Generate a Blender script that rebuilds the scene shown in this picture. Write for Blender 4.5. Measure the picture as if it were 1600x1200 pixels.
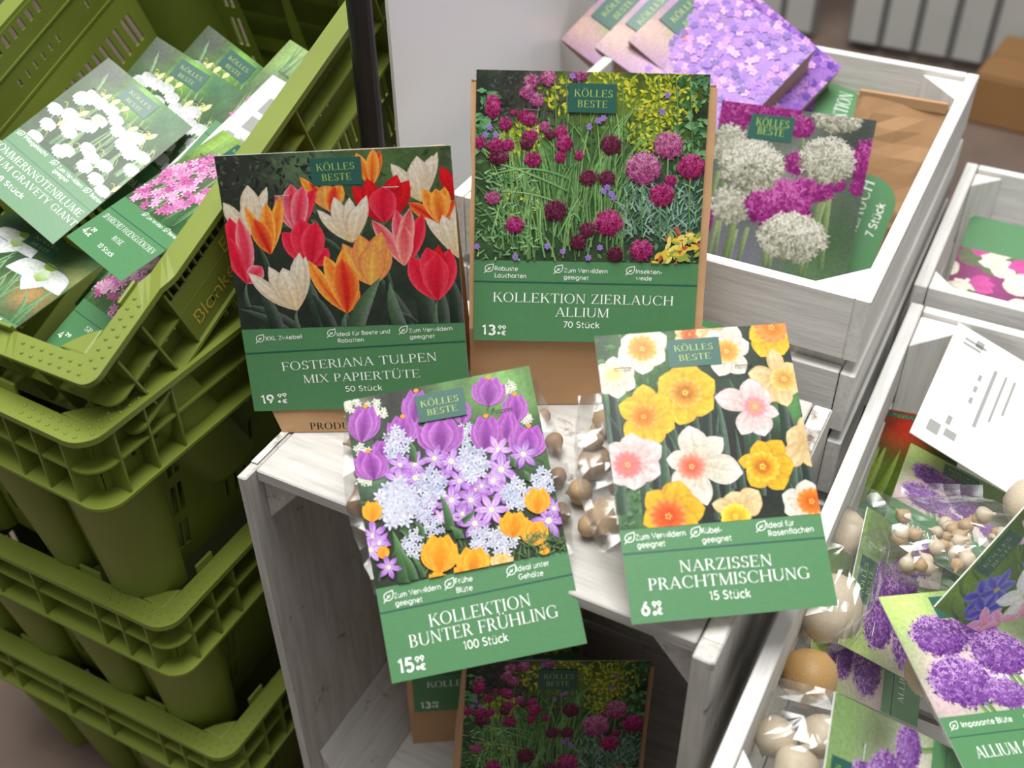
import bpy, bmesh, math, random
from mathutils import Vector, Matrix, noise

# ------------------------------------------------------------------ scene
for o in list(bpy.data.objects):
    bpy.data.objects.remove(o)
SC = bpy.context.scene
COL = SC.collection
RNG = random.Random(7)


def srgb(r, g, b, a=1.0):
    def f(c):
        c = c / 255.0
        return c / 12.92 if c <= 0.04045 else ((c + 0.055) / 1.055) ** 2.4
    return (f(r), f(g), f(b), a)


# ------------------------------------------------------------------ camera
# the shop display: x runs along the crate fronts, y goes away, z is up, metres
FPX = 1759.0
CAM_POS = Vector((0.503, -0.482, 1.124))
CAM_R = Vector((0.886, 0.464, -0.011)).normalized()
CAM_F = Vector((-0.365, 0.682, -0.634)).normalized()
CAM_R = (CAM_R - CAM_F * CAM_R.dot(CAM_F)).normalized()
CAM_D = CAM_F.cross(CAM_R)          # image down
cam_data = bpy.data.cameras.new('camera')
cam = bpy.data.objects.new('camera', cam_data)
COL.objects.link(cam)
SC.camera = cam
M = Matrix.Identity(4)
for i in range(3):
    M[i][0], M[i][1], M[i][2], M[i][3] = CAM_R[i], -CAM_D[i], -CAM_F[i], CAM_POS[i]
cam.matrix_world = M
cam_data.sensor_width = 36.0
cam_data.lens = FPX * 36.0 / 1600.0
cam_data.clip_start = 0.02
cam_data.dof.use_dof = True
cam_data.dof.focus_distance = 0.95
cam_data.dof.aperture_fstop = 5.0

# ------------------------------------------------------------------ world: bright overcast sky overhead, dim towards the horizon
world = bpy.data.worlds.new('overcast_sky')
SC.world = world
world.use_nodes = True
nt = world.node_tree
nt.nodes.clear()
n_out = nt.nodes.new('ShaderNodeOutputWorld')
n_bg = nt.nodes.new('ShaderNodeBackground')
n_tc = nt.nodes.new('ShaderNodeTexCoord')
n_sep = nt.nodes.new('ShaderNodeSeparateXYZ')
n_ramp = nt.nodes.new('ShaderNodeValToRGB')
nt.links.new(n_tc.outputs['Generated'], n_sep.inputs[0])
nt.links.new(n_sep.outputs['Z'], n_ramp.inputs[0])
nt.links.new(n_ramp.outputs[0], n_bg.inputs[0])
nt.links.new(n_bg.outputs[0], n_out.inputs[0])
cr = n_ramp.color_ramp
cr.elements[0].position = 0.0
cr.elements[0].color = (0.16, 0.16, 0.155, 1)
cr.elements[1].position = 1.0
cr.elements[1].color = (1.0, 1.0, 1.0, 1)
e = cr.elements.new(0.35)
e.color = (0.36, 0.36, 0.36, 1)
n_bg.inputs[1].default_value = 0.66


def area(name, loc, target, size, power, color=(1, 1, 1)):
    d = bpy.data.lights.new(name, 'AREA')
    d.shape = 'RECTANGLE'
    d.size, d.size_y = size
    d.energy = power
    d.color = color
    o = bpy.data.objects.new(name, d)
    COL.objects.link(o)
    o.location = loc
    o.rotation_euler = (Vector(target) - Vector(loc)).to_track_quat('-Z', 'Y').to_euler()
    return o


area('roof_light', (0.1, 0.1, 3.6), (0.2, 0.2, 0.5), (2.2, 1.8), 176, (1.0, 0.99, 0.97))

SC.view_settings.view_transform = 'Standard'
SC.view_settings.look = 'None'
SC.view_settings.gamma = 1.0
SC.view_settings.exposure = 0.0
SC.view_settings.use_curve_mapping = False


# ------------------------------------------------------------------ helpers
def ray(px, py):
    return (CAM_F + CAM_R * ((px - 800) / FPX) + CAM_D * ((py - 600) / FPX))


def at(px, py, z):
    """point at height z along a sight line measured on the photo"""
    d = ray(px, py)
    return CAM_POS + d * ((z - CAM_POS.z) / d.z)


def at_y(px, py, y):
    d = ray(px, py)
    return CAM_POS + d * ((y - CAM_POS.y) / d.y)


def tag(o, label=None, cat=None, group=None, kind=None):
    if label: o['label'] = label
    if cat: o['category'] = cat
    if group: o['group'] = group
    if kind: o['kind'] = kind
    return o


def empty(name, mat, label, cat, group=None):
    o = bpy.data.objects.new(name, None)
    COL.objects.link(o)
    o.empty_display_size = 0.02
    o.matrix_world = mat
    return tag(o, label, cat, group)


def link_mesh(name, me, parent=None, mat=None, m=None):
    o = bpy.data.objects.new(name, me)
    COL.objects.link(o)
    if parent:
        o.parent = parent
    if mat:
        me.materials.append(mat)
    if m:
        o.matrix_local = m
    return o


class MB:
    """collects shapes into one mesh"""
    def __init__(self):
        self.v, self.f = [], []

    def add(self, vs, fs):
        k = len(self.v)
        self.v += [tuple(p) for p in vs]
        self.f += [tuple(i + k for i in f) for f in fs]

    def box(self, x0, x1, y0, y1, z0, z1):
        self.add([(x0, y0, z0), (x1, y0, z0), (x1, y1, z0), (x0, y1, z0), (x0, y0, z1), (x1, y0, z1), (x1, y1, z1), (x0, y1, z1)],
                 [(3, 2, 1, 0), (4, 5, 6, 7), (0, 1, 5, 4), (1, 2, 6, 5), (2, 3, 7, 6), (3, 0, 4, 7)])

    def prism(self, pts, z0, z1):
        n = len(pts)
        self.add([(x, y, z0) for x, y in pts] + [(x, y, z1) for x, y in pts],
                 [tuple(reversed(range(n))), tuple(range(n, 2 * n))] + [(i, (i + 1) % n, n + (i + 1) % n, n + i) for i in range(n)])

    def hexa(self, p):
        self.add(p, [(3, 2, 1, 0), (4, 5, 6, 7), (0, 1, 5, 4), (1, 2, 6, 5), (2, 3, 7, 6), (3, 0, 4, 7)])

    def loft(self, rings, cap=True):
        n = len(rings[0])
        vs = [p for r in rings for p in r]
        fs = []
        for j in range(len(rings) - 1):
            for i in range(n):
                a, b = j * n + i, j * n + (i + 1) % n
                fs.append((a, b, b + n, a + n))
        if cap:
            fs.append(tuple(reversed(range(n))))
            fs.append(tuple(range((len(rings) - 1) * n, len(rings) * n)))
        self.add(vs, fs)

    def tube(self, pts, r, n=6):
        rings = []
        for i, p in enumerate(pts):
            p = Vector(p)
            a = Vector(pts[max(0, i - 1)]); b = Vector(pts[min(len(pts) - 1, i + 1)])
            d = (b - a).normalized()
            q = d.to_track_quat('Z', 'Y')
            rings.append([p + q @ Vector((math.cos(t * 2 * math.pi / n) * r, math.sin(t * 2 * math.pi / n) * r, 0)) for t in range(n)])
        self.loft(rings)

    def build(self, name, mat, parent=None, bevel=0.0, smooth=False, segs=1):
        me = bpy.data.meshes.new(name)
        me.from_pydata([tuple(p) for p in self.v], [], self.f)
        bm = bmesh.new()
        bm.from_mesh(me)
        bmesh.ops.recalc_face_normals(bm, faces=bm.faces)
        if bevel:
            bmesh.ops.bevel(bm, geom=[e for e in bm.edges if len(e.link_faces) == 2 and e.calc_face_angle(0) > 0.4], offset=bevel, segments=segs, affect='EDGES', profile=0.6)
        if smooth:
            for f in bm.faces: f.smooth = True
        bm.to_mesh(me)
        bm.free()
        return link_mesh(name, me, parent, mat)


# ------------------------------------------------------------------ materials
def new_mat(name):
    m = bpy.data.materials.new(name)
    m.use_nodes = True
    nt = m.node_tree
    return m, nt, nt.nodes['Principled BSDF']


def simple_mat(name, col, rough=0.5, noise_amt=0.0, noise_scale=20.0, bump=0.0, bump_scale=80.0, spec=0.5, col2=None, stretch=None):
    m, nt, b = new_mat(name)
    b.inputs['Roughness'].default_value = rough
    b.inputs['Specular IOR Level'].default_value = spec
    b.inputs['Base Color'].default_value = col
    tc = nt.nodes.new('ShaderNodeTexCoord')
    mp = nt.nodes.new('ShaderNodeMapping')
    nt.links.new(tc.outputs['Object'], mp.inputs[0])
    if stretch: mp.inputs['Scale'].default_value = stretch
    if noise_amt:
        n = nt.nodes.new('ShaderNodeTexNoise')
        n.inputs['Scale'].default_value = noise_scale
        n.inputs['Detail'].default_value = 6
        nt.links.new(mp.outputs[0], n.inputs['Vector'])
        r = nt.nodes.new('ShaderNodeValToRGB')
        r.color_ramp.elements[0].position = 0.3
        r.color_ramp.elements[1].position = 0.7
        c2 = col2 or tuple(c * (1 - noise_amt) for c in col[:3]) + (1,)
        r.color_ramp.elements[0].color = c2
        r.color_ramp.elements[1].color = col
        nt.links.new(n.outputs['Fac'], r.inputs[0])
        nt.links.new(r.outputs[0], b.inputs['Base Color'])
    if bump:
        n2 = nt.nodes.new('ShaderNodeTexNoise')
        n2.inputs['Scale'].default_value = bump_scale
        n2.inputs['Detail'].default_value = 5
        nt.links.new(mp.outputs[0], n2.inputs['Vector'])
        bp = nt.nodes.new('ShaderNodeBump')
        bp.inputs['Strength'].default_value = bump
        bp.inputs['Distance'].default_value = 0.002
        nt.links.new(n2.outputs['Fac'], bp.inputs['Height'])
        nt.links.new(bp.outputs[0], b.inputs['Normal'])
    return m


def painted_wood(name, axis, wear=0.5, tone=(226, 225, 221)):
    """white-washed rough timber, grain along the given object axis, worn patches showing brown wood"""
    m, nt, b = new_mat(name)
    b.inputs['Roughness'].default_value = 0.75
    b.inputs['Specular IOR Level'].default_value = 0.25
    tc = nt.nodes.new('ShaderNodeTexCoord')
    mp = nt.nodes.new('ShaderNodeMapping')
    sc = [60, 60, 60]
    sc[axis] = 5
    mp.inputs['Scale'].default_value = sc
    nt.links.new(tc.outputs['Object'], mp.inputs[0])
    g = nt.nodes.new('ShaderNodeTexNoise')
    g.inputs['Scale'].default_value = 2.4
    g.inputs['Detail'].default_value = 8
    g.inputs['Roughness'].default_value = 0.65
    nt.links.new(mp.outputs[0], g.inputs['Vector'])
    r1 = nt.nodes.new('ShaderNodeValToRGB')
    r1.color_ramp.elements[0].position = 0.25
    r1.color_ramp.elements[0].color = srgb(tone[0] - 26, tone[1] - 28, tone[2] - 30)
    r1.color_ramp.elements[1].position = 0.6
    r1.color_ramp.elements[1].color = srgb(*tone)
    nt.links.new(g.outputs['Fac'], r1.inputs[0])
    w = nt.nodes.new('ShaderNodeTexNoise')
    w.inputs['Scale'].default_value = 22
    w.inputs['Detail'].default_value = 9
    w.inputs['Roughness'].default_value = 0.7
    nt.links.new(tc.outputs['Object'], w.inputs['Vector'])
    r2 = nt.nodes.new('ShaderNodeValToRGB')
    r2.color_ramp.elements[0].position = 0.70 - wear * 0.06
    r2.color_ramp.elements[0].color = (0, 0, 0, 1)
    r2.color_ramp.elements[1].position = 0.76 - wear * 0.04
    r2.color_ramp.elements[1].color = (1, 1, 1, 1)
    nt.links.new(w.outputs['Fac'], r2.inputs[0])
    mx = nt.nodes.new('ShaderNodeMixRGB')
    mx.inputs['Color2'].default_value = srgb(104, 88, 76)
    nt.links.new(r2.outputs[0], mx.inputs[0])
    nt.links.new(r1.outputs[0], mx.inputs['Color1'])
    nt.links.new(mx.outputs[0], b.inputs['Base Color'])
    bp = nt.nodes.new('ShaderNodeBump')
    bp.inputs['Strength'].default_value = 0.35
    bp.inputs['Distance'].default_value = 0.0015
    nt.links.new(g.outputs['Fac'], bp.inputs['Height'])
    nt.links.new(bp.outputs[0], b.inputs['Normal'])
    return m


WOOD = [painted_wood('white_washed_wood_%s' % 'xyz'[i], i) for i in range(3)]
WOOD_GREY = [painted_wood('shade_greyed_white_wash_%s' % 'xyz'[i], i, 1.6, (194, 191, 186)) for i in range(3)]  # greyer, more worn wash; the shelf crate's inner shade is put into its tone
WORN = painted_wood('worn_bare_wood', 1, 3.6, (222, 219, 213))
GREEN = simple_mat('green_plastic', srgb(120, 134, 50), 0.45, 0.2, 9, 0.12, 60)
KRAFT = simple_mat('kraft_paper', srgb(190, 150, 110), 0.7, 0.1, 14, 0.35, 25, 0.3)
PINKPAPER = simple_mat('pinkish_paper', srgb(196, 164, 146), 0.6, 0.12, 14, 0.3, 25, 0.3)
CARD_BACK = simple_mat('white_card', srgb(222, 222, 215), 0.5)
STEEL = simple_mat('steel_wire', srgb(120, 120, 118), 0.35)
STEEL.node_tree.nodes['Principled BSDF'].inputs['Metallic'].default_value = 0.8
BLACK = simple_mat('black_metal', srgb(32, 32, 34), 0.4, 0.2, 40)
PANEL = simple_mat('white_sheet_plastic', srgb(252, 253, 254), 0.3)
GROUND = simple_mat('brown_floor', srgb(118, 100, 88), 0.8, 0.35, 5, 0.4, 30)
FENCE = simple_mat('grey_painted_plank', srgb(178, 178, 173), 0.7, 0.12, 6)
CARTON = simple_mat('brown_cardboard', srgb(150, 110, 66), 0.7, 0.15, 6)
INK_W = simple_mat('white_ink', srgb(244, 246, 240), 0.4)
INK_K = simple_mat('black_ink', srgb(38, 34, 30), 0.5)
INK_LINE = simple_mat('dark_green_ink', srgb(34, 84, 72), 0.4)
MOULD_TXT = simple_mat('yellow_moulded_letters', srgb(190, 176, 70), 0.5)
BUD = simple_mat('dark_foliage', srgb(38, 58, 30), 0.8, 0.5, 14)


def print_mat(name, rough):
    m, nt, b = new_mat(name)
    a = nt.nodes.new('ShaderNodeAttribute')
    a.attribute_name = 'ink'
    b.inputs['Roughness'].default_value = rough
    b.inputs['Specular IOR Level'].default_value = 0.3
    tc = nt.nodes.new('ShaderNodeTexCoord')
    g = nt.nodes.new('ShaderNodeTexNoise')
    g.inputs['Scale'].default_value = 320
    g.inputs['Detail'].default_value = 4
    nt.links.new(tc.outputs['Object'], g.inputs['Vector'])
    gr = nt.nodes.new('ShaderNodeMapRange')
    gr.inputs['From Min'].default_value = 0.3
    gr.inputs['From Max'].default_value = 0.7
    gr.inputs['To Min'].default_value = 0.74
    gr.inputs['To Max'].default_value = 1.0
    nt.links.new(g.outputs['Fac'], gr.inputs['Value'])
    mu = nt.nodes.new('ShaderNodeVectorMath')
    mu.operation = 'SCALE'
    nt.links.new(a.outputs['Color'], mu.inputs[0])
    nt.links.new(gr.outputs[0], mu.inputs['Scale'])
    nt.links.new(mu.outputs[0], b.inputs['Base Color'])
    n = nt.nodes.new('ShaderNodeTexNoise')
    n.inputs['Scale'].default_value = 500
    nt.links.new(tc.outputs['Object'], n.inputs['Vector'])
    bp = nt.nodes.new('ShaderNodeBump')
    bp.inputs['Strength'].default_value = 0.08
    bp.inputs['Distance'].default_value = 0.0005
    nt.links.new(n.outputs['Fac'], bp.inputs['Height'])
    nt.links.new(bp.outputs[0], b.inputs['Normal'])
    return m


INK = print_mat('printed_gloss_card', 0.34)
GREENCARD = simple_mat('green_printed_card', srgb(78, 128, 84), 0.38, 0.06, 200, 0.06, 500, 0.4)


def film_mat(name):
    m = bpy.data.materials.new(name)
    m.use_nodes = True
    nt = m.node_tree
    nt.nodes.clear()
    out = nt.nodes.new('ShaderNodeOutputMaterial')
    tr = nt.nodes.new('ShaderNodeBsdfTransparent')
    tr.inputs[0].default_value = (0.94, 0.94, 0.93, 1)
    gl = nt.nodes.new('ShaderNodeBsdfGlossy')
    gl.inputs['Roughness'].default_value = 0.2
    gl.inputs['Color'].default_value = (0.9, 0.9, 0.9, 1)
    lw = nt.nodes.new('ShaderNodeLayerWeight')
    lw.inputs['Blend'].default_value = 0.35
    mr = nt.nodes.new('ShaderNodeMapRange')
    mr.inputs['To Min'].default_value = 0.07
    mr.inputs['To Max'].default_value = 0.42
    nt.links.new(lw.outputs['Facing'], mr.inputs['Value'])
    tc = nt.nodes.new('ShaderNodeTexCoord')
    n = nt.nodes.new('ShaderNodeTexVoronoi')
    n.inputs['Scale'].default_value = 45
    nt.links.new(tc.outputs['Object'], n.inputs['Vector'])
    bp = nt.nodes.new('ShaderNodeBump')
    bp.inputs['Strength'].default_value = 0.6
    bp.inputs['Distance'].default_value = 0.006
    nt.links.new(n.outputs['Distance'], bp.inputs['Height'])
    nt.links.new(bp.outputs[0], gl.inputs['Normal'])
    nt.links.new(bp.outputs[0], lw.inputs['Normal'])
    mx = nt.nodes.new('ShaderNodeMixShader')
    nt.links.new(mr.outputs[0], mx.inputs[0])
    nt.links.new(tr.outputs[0], mx.inputs[1])
    nt.links.new(gl.outputs[0], mx.inputs[2])
    nt.links.new(mx.outputs[0], out.inputs[0])
    return m


FILM = film_mat('clear_plastic_film')


def bulb_mat(name, c1, c2):
    m, nt, b = new_mat(name)
    b.inputs['Roughness'].default_value = 0.5
    tc = nt.nodes.new('ShaderNodeTexCoord')
    mp = nt.nodes.new('ShaderNodeMapping')
    mp.inputs['Scale'].default_value = (70, 70, 18)
    nt.links.new(tc.outputs['Object'], mp.inputs[0])
    n = nt.nodes.new('ShaderNodeTexNoise')
    n.inputs['Scale'].default_value = 1.2
    n.inputs['Detail'].default_value = 5
    nt.links.new(mp.outputs[0], n.inputs['Vector'])
    r = nt.nodes.new('ShaderNodeValToRGB')
    r.color_ramp.elements[0].position = 0.35
    r.color_ramp.elements[0].color = c1
    r.color_ramp.elements[1].position = 0.65
    r.color_ramp.elements[1].color = c2
    nt.links.new(n.outputs['Fac'], r.inputs[0])
    nt.links.new(r.outputs[0], b.inputs['Base Color'])
    return m


BULB_BROWN = bulb_mat('brown_bulb_skin', srgb(112, 78, 52), srgb(176, 138, 100))
BULB_TAN = bulb_mat('tan_bulb_skin', srgb(150, 118, 84), srgb(205, 178, 140))
BULB_PALE = bulb_mat('pale_bulb_skin', srgb(178, 160, 134), srgb(222, 210, 188))
BULB_GOLD = bulb_mat('golden_bulb_skin', srgb(160, 116, 60), srgb(206, 172, 116))


# ------------------------------------------------------------------ lettering
# a small high-contrast Roman capital face drawn from stems, hairlines and bowls; cap height 1
TH, TN, SF, SH = 0.105, 0.042, 0.075, 0.032


def arc(cx, cy, rx, ry, a0, a1, n=14, th=TH, tn=TN):
    """bowl with thick sides and thin top and bottom"""
    out = []
    prev = None
    for i in range(n + 1):
        a = math.radians(a0 + (a1 - a0) * i / n)
        w = tn + (th - tn) * abs(math.cos(a)) ** 1.5
        c, s = math.cos(a), math.sin(a)
        p, q = (cx + rx * c, cy + ry * s), (cx + (rx - w) * c, cy + (ry - w * 0.8) * s)
        if prev: out.append([prev[0], p, q, prev[1]])
        prev = (p, q)
    return out


def rect(x0, y0, x1, y1):
    return [(x0, y0), (x1, y0), (x1, y1), (x0, y1)]


def stem(x, w=TH, y0=0.0, y1=1.0, top=True, bot=True):
    out = [rect(x - w / 2, y0, x + w / 2, y1)]
    if bot: out.append(rect(x - w / 2 - SF, y0, x + w / 2 + SF, y0 + SH))
    if top: out.append(rect(x - w / 2 - SF, y1 - SH, x + w / 2 + SF, y1))
    return out


def diag(x0, y0, x1, y1, w):
    return [[(x0 - w / 2, y0), (x0 + w / 2, y0), (x1 + w / 2, y1), (x1 - w / 2, y1)]]


def ser(x, y, w=0.1):
    return [rect(x - w - 0.03, y - SH / 2, x + w + 0.03, y + SH / 2)]


def tick(x, y0, y1):
    return [[(x - 0.03, y0), (x + 0.012, y0), (x + 0.012, y1), (x - 0.012, y1)]]


def glyphs():
    G = {}
    s2 = SH / 2
    G['A'] = (diag(0.1, 0, 0.42, 1, TN) + diag(0.74, 0, 0.42, 1, TH) + [rect(0.2, 0.3, 0.63, 0.34)] + ser(0.1, s2, 0.08) + ser(0.74, s2, 0.1), 0.84)
    G['B'] = (stem(0.14) + arc(0.3, 0.745, 0.27, 0.255, -90, 90) + arc(0.3, 0.27, 0.33, 0.27, -90, 90) + [rect(0.14, 0.96, 0.3, 1), rect(0.14, 0, 0.3, 0.04), rect(0.14, 0.49, 0.3, 0.53)], 0.68)
    G['C'] = (arc(0.46, 0.5, 0.42, 0.52, 50, 310, 20) + tick(0.76, 0.7, 0.96) + tick(0.76, 0.1, 0.22), 0.84)
    G['D'] = (stem(0.14) + arc(0.34, 0.5, 0.46, 0.5, -90, 90, 18) + [rect(0.14, 0.96, 0.34, 1), rect(0.14, 0, 0.34, 0.04)], 0.86)
    G['E'] = (stem(0.14) + [rect(0.14, 0.96, 0.6, 1), rect(0.14, 0, 0.64, 0.04), rect(0.14, 0.49, 0.48, 0.53)] + tick(0.6, 0.8, 1) + tick(0.64, 0, 0.2) + tick(0.48, 0.42, 0.6), 0.7)
    G['F'] = (stem(0.14) + [rect(0.14, 0.96, 0.6, 1), rect(0.14, 0.47, 0.48, 0.51)] + tick(0.6, 0.8, 1) + tick(0.48, 0.4, 0.58), 0.62)
    G['G'] = (arc(0.46, 0.5, 0.42, 0.52, 50, 325, 20) + tick(0.76, 0.7, 0.96) + stem(0.76, TH, 0.05, 0.44, True, False), 0.92)
    G['H'] = (stem(0.14) + stem(0.74) + [rect(0.14, 0.49, 0.74, 0.53)], 0.88)
    G['I'] = (stem(0.14), 0.28)
    G['K'] = (stem(0.14) + diag(0.22, 0.44, 0.62, 1, TN) + diag(0.72, 0, 0.36, 0.62, TH * 1.1) + ser(0.62, 1 - s2, 0.08) + ser(0.72, s2, 0.1), 0.78)
    G['L'] = (stem(0.14) + [rect(0.14, 0, 0.6, 0.04)] + tick(0.6, 0, 0.22), 0.64)
    G['M'] = (stem(0.12, TN) + diag(0.46, 0, 0.14, 1, TH) + diag(0.46, 0, 0.84, 1, TN) + stem(0.86, TH), 1.0)
    G['N'] = (stem(0.12, TN) + diag(0.7, 0, 0.12, 1, TH) + stem(0.7, TN, 0, 1, True, False), 0.82)
    G['O'] = (arc(0.46, 0.5, 0.42, 0.52, 0, 360, 26), 0.92)
    G['P'] = (stem(0.14) + arc(0.3, 0.72, 0.3, 0.28, -90, 90) + [rect(0.14, 0.96, 0.3, 1), rect(0.14, 0.44, 0.3, 0.48)], 0.64)
    G['R'] = (stem(0.14) + arc(0.3, 0.74, 0.28, 0.26, -90, 90) + [rect(0.14, 0.96, 0.3, 1), rect(0.14, 0.48, 0.3, 0.52)] + diag(0.66, 0, 0.36, 0.5, TH) + ser(0.68, s2, 0.07), 0.74)
    G['S'] = (arc(0.3, 0.745, 0.235, 0.265, 30, 270, 14, 0.1) + arc(0.3, 0.255, 0.255, 0.265, -150, 90, 14, 0.12) + tick(0.5, 0.76, 0.97) + tick(0.07, 0.03, 0.26), 0.58)
    G['T'] = (stem(0.38, TH, 0, 1, False) + [rect(0.04, 0.96, 0.72, 1)] + tick(0.05, 0.78, 1) + tick(0.72, 0.78, 1), 0.76)
    G['U'] = (stem(0.14, TH, 0.3, 1, True, False) + arc(0.42, 0.34, 0.34, 0.36, 180, 360, 16) + stem(0.735, TN, 0.3, 1, True, False), 0.86)
    G['V'] = (diag(0.42, 0, 0.1, 1, TH) + diag(0.42, 0, 0.74, 1, TN) + ser(0.1, 1 - s2, 0.1) + ser(0.74, 1 - s2, 0.08), 0.84)
    G['X'] = (diag(0.7, 0, 0.12, 1, TH) + diag(0.1, 0, 0.68, 1, TN) + ser(0.12, s2, 0.08) + ser(0.7, s2, 0.09) + ser(0.12, 1 - s2, 0.09) + ser(0.68, 1 - s2, 0.08), 0.8)
    G['Y'] = (stem(0.4, TH, 0, 0.45, False) + diag(0.4, 0.42, 0.1, 1, TH) + diag(0.4, 0.42, 0.7, 1, TN) + ser(0.1, 1 - s2, 0.09) + ser(0.7, 1 - s2, 0.08), 0.8)
    G['Z'] = (diag(0.1, 0.02, 0.56, 0.98, TH) + [rect(0.08, 0.96, 0.62, 1), rect(0.04, 0, 0.64, 0.04)] + tick(0.08, 0.8, 1) + tick(0.64, 0, 0.2), 0.7)
    for a, b in (('Ü', 'U'), ('Ö', 'O')):
        g, w = G[b]
        d = []
        for cx in (w / 2 - 0.14, w / 2 + 0.14):
            d.append([(cx + 0.06 * math.cos(t * math.pi / 4), 1.18 + 0.06 * math.sin(t * math.pi / 4)) for t in range(8)])
        G[a] = (g + d, w)
    G['J'] = (stem(0.2, TH, 0.05, 1, True, False) + arc(0.06, 0.02, 0.2, 0.18, 270, 370, 8), 0.34)
    G['W'] = (diag(0.34, 0, 0.08, 1, TH) + diag(0.34, 0, 0.56, 1, TN) + diag(0.8, 0, 0.54, 1, TH) + diag(0.8, 0, 1.04, 1, TN) + ser(0.08, 1 - s2, 0.09) + ser(1.04, 1 - s2, 0.08), 1.12)
    G[' '] = ([], 0.34)
    G["'"] = ([rect(0.06, 0.75, 0.13, 1.05)], 0.2)
    return G


GL = glyphs()


def serif_polys(s, track=0.05):
    x, out = 0.0, []
    for ch in s:
        ps, w = GL[ch]
        out += [[(a + x, b) for a, b in p] for p in ps]
        x += w + track
    return out, x - track


def _arc(cx, cy, rx, ry, a0, a1, n=12):
    return [(cx + rx * math.cos(math.radians(a0 + (a1 - a0) * i / n)), cy + ry * math.sin(math.radians(a0 + (a1 - a0) * i / n))) for i in range(n + 1)]


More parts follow.
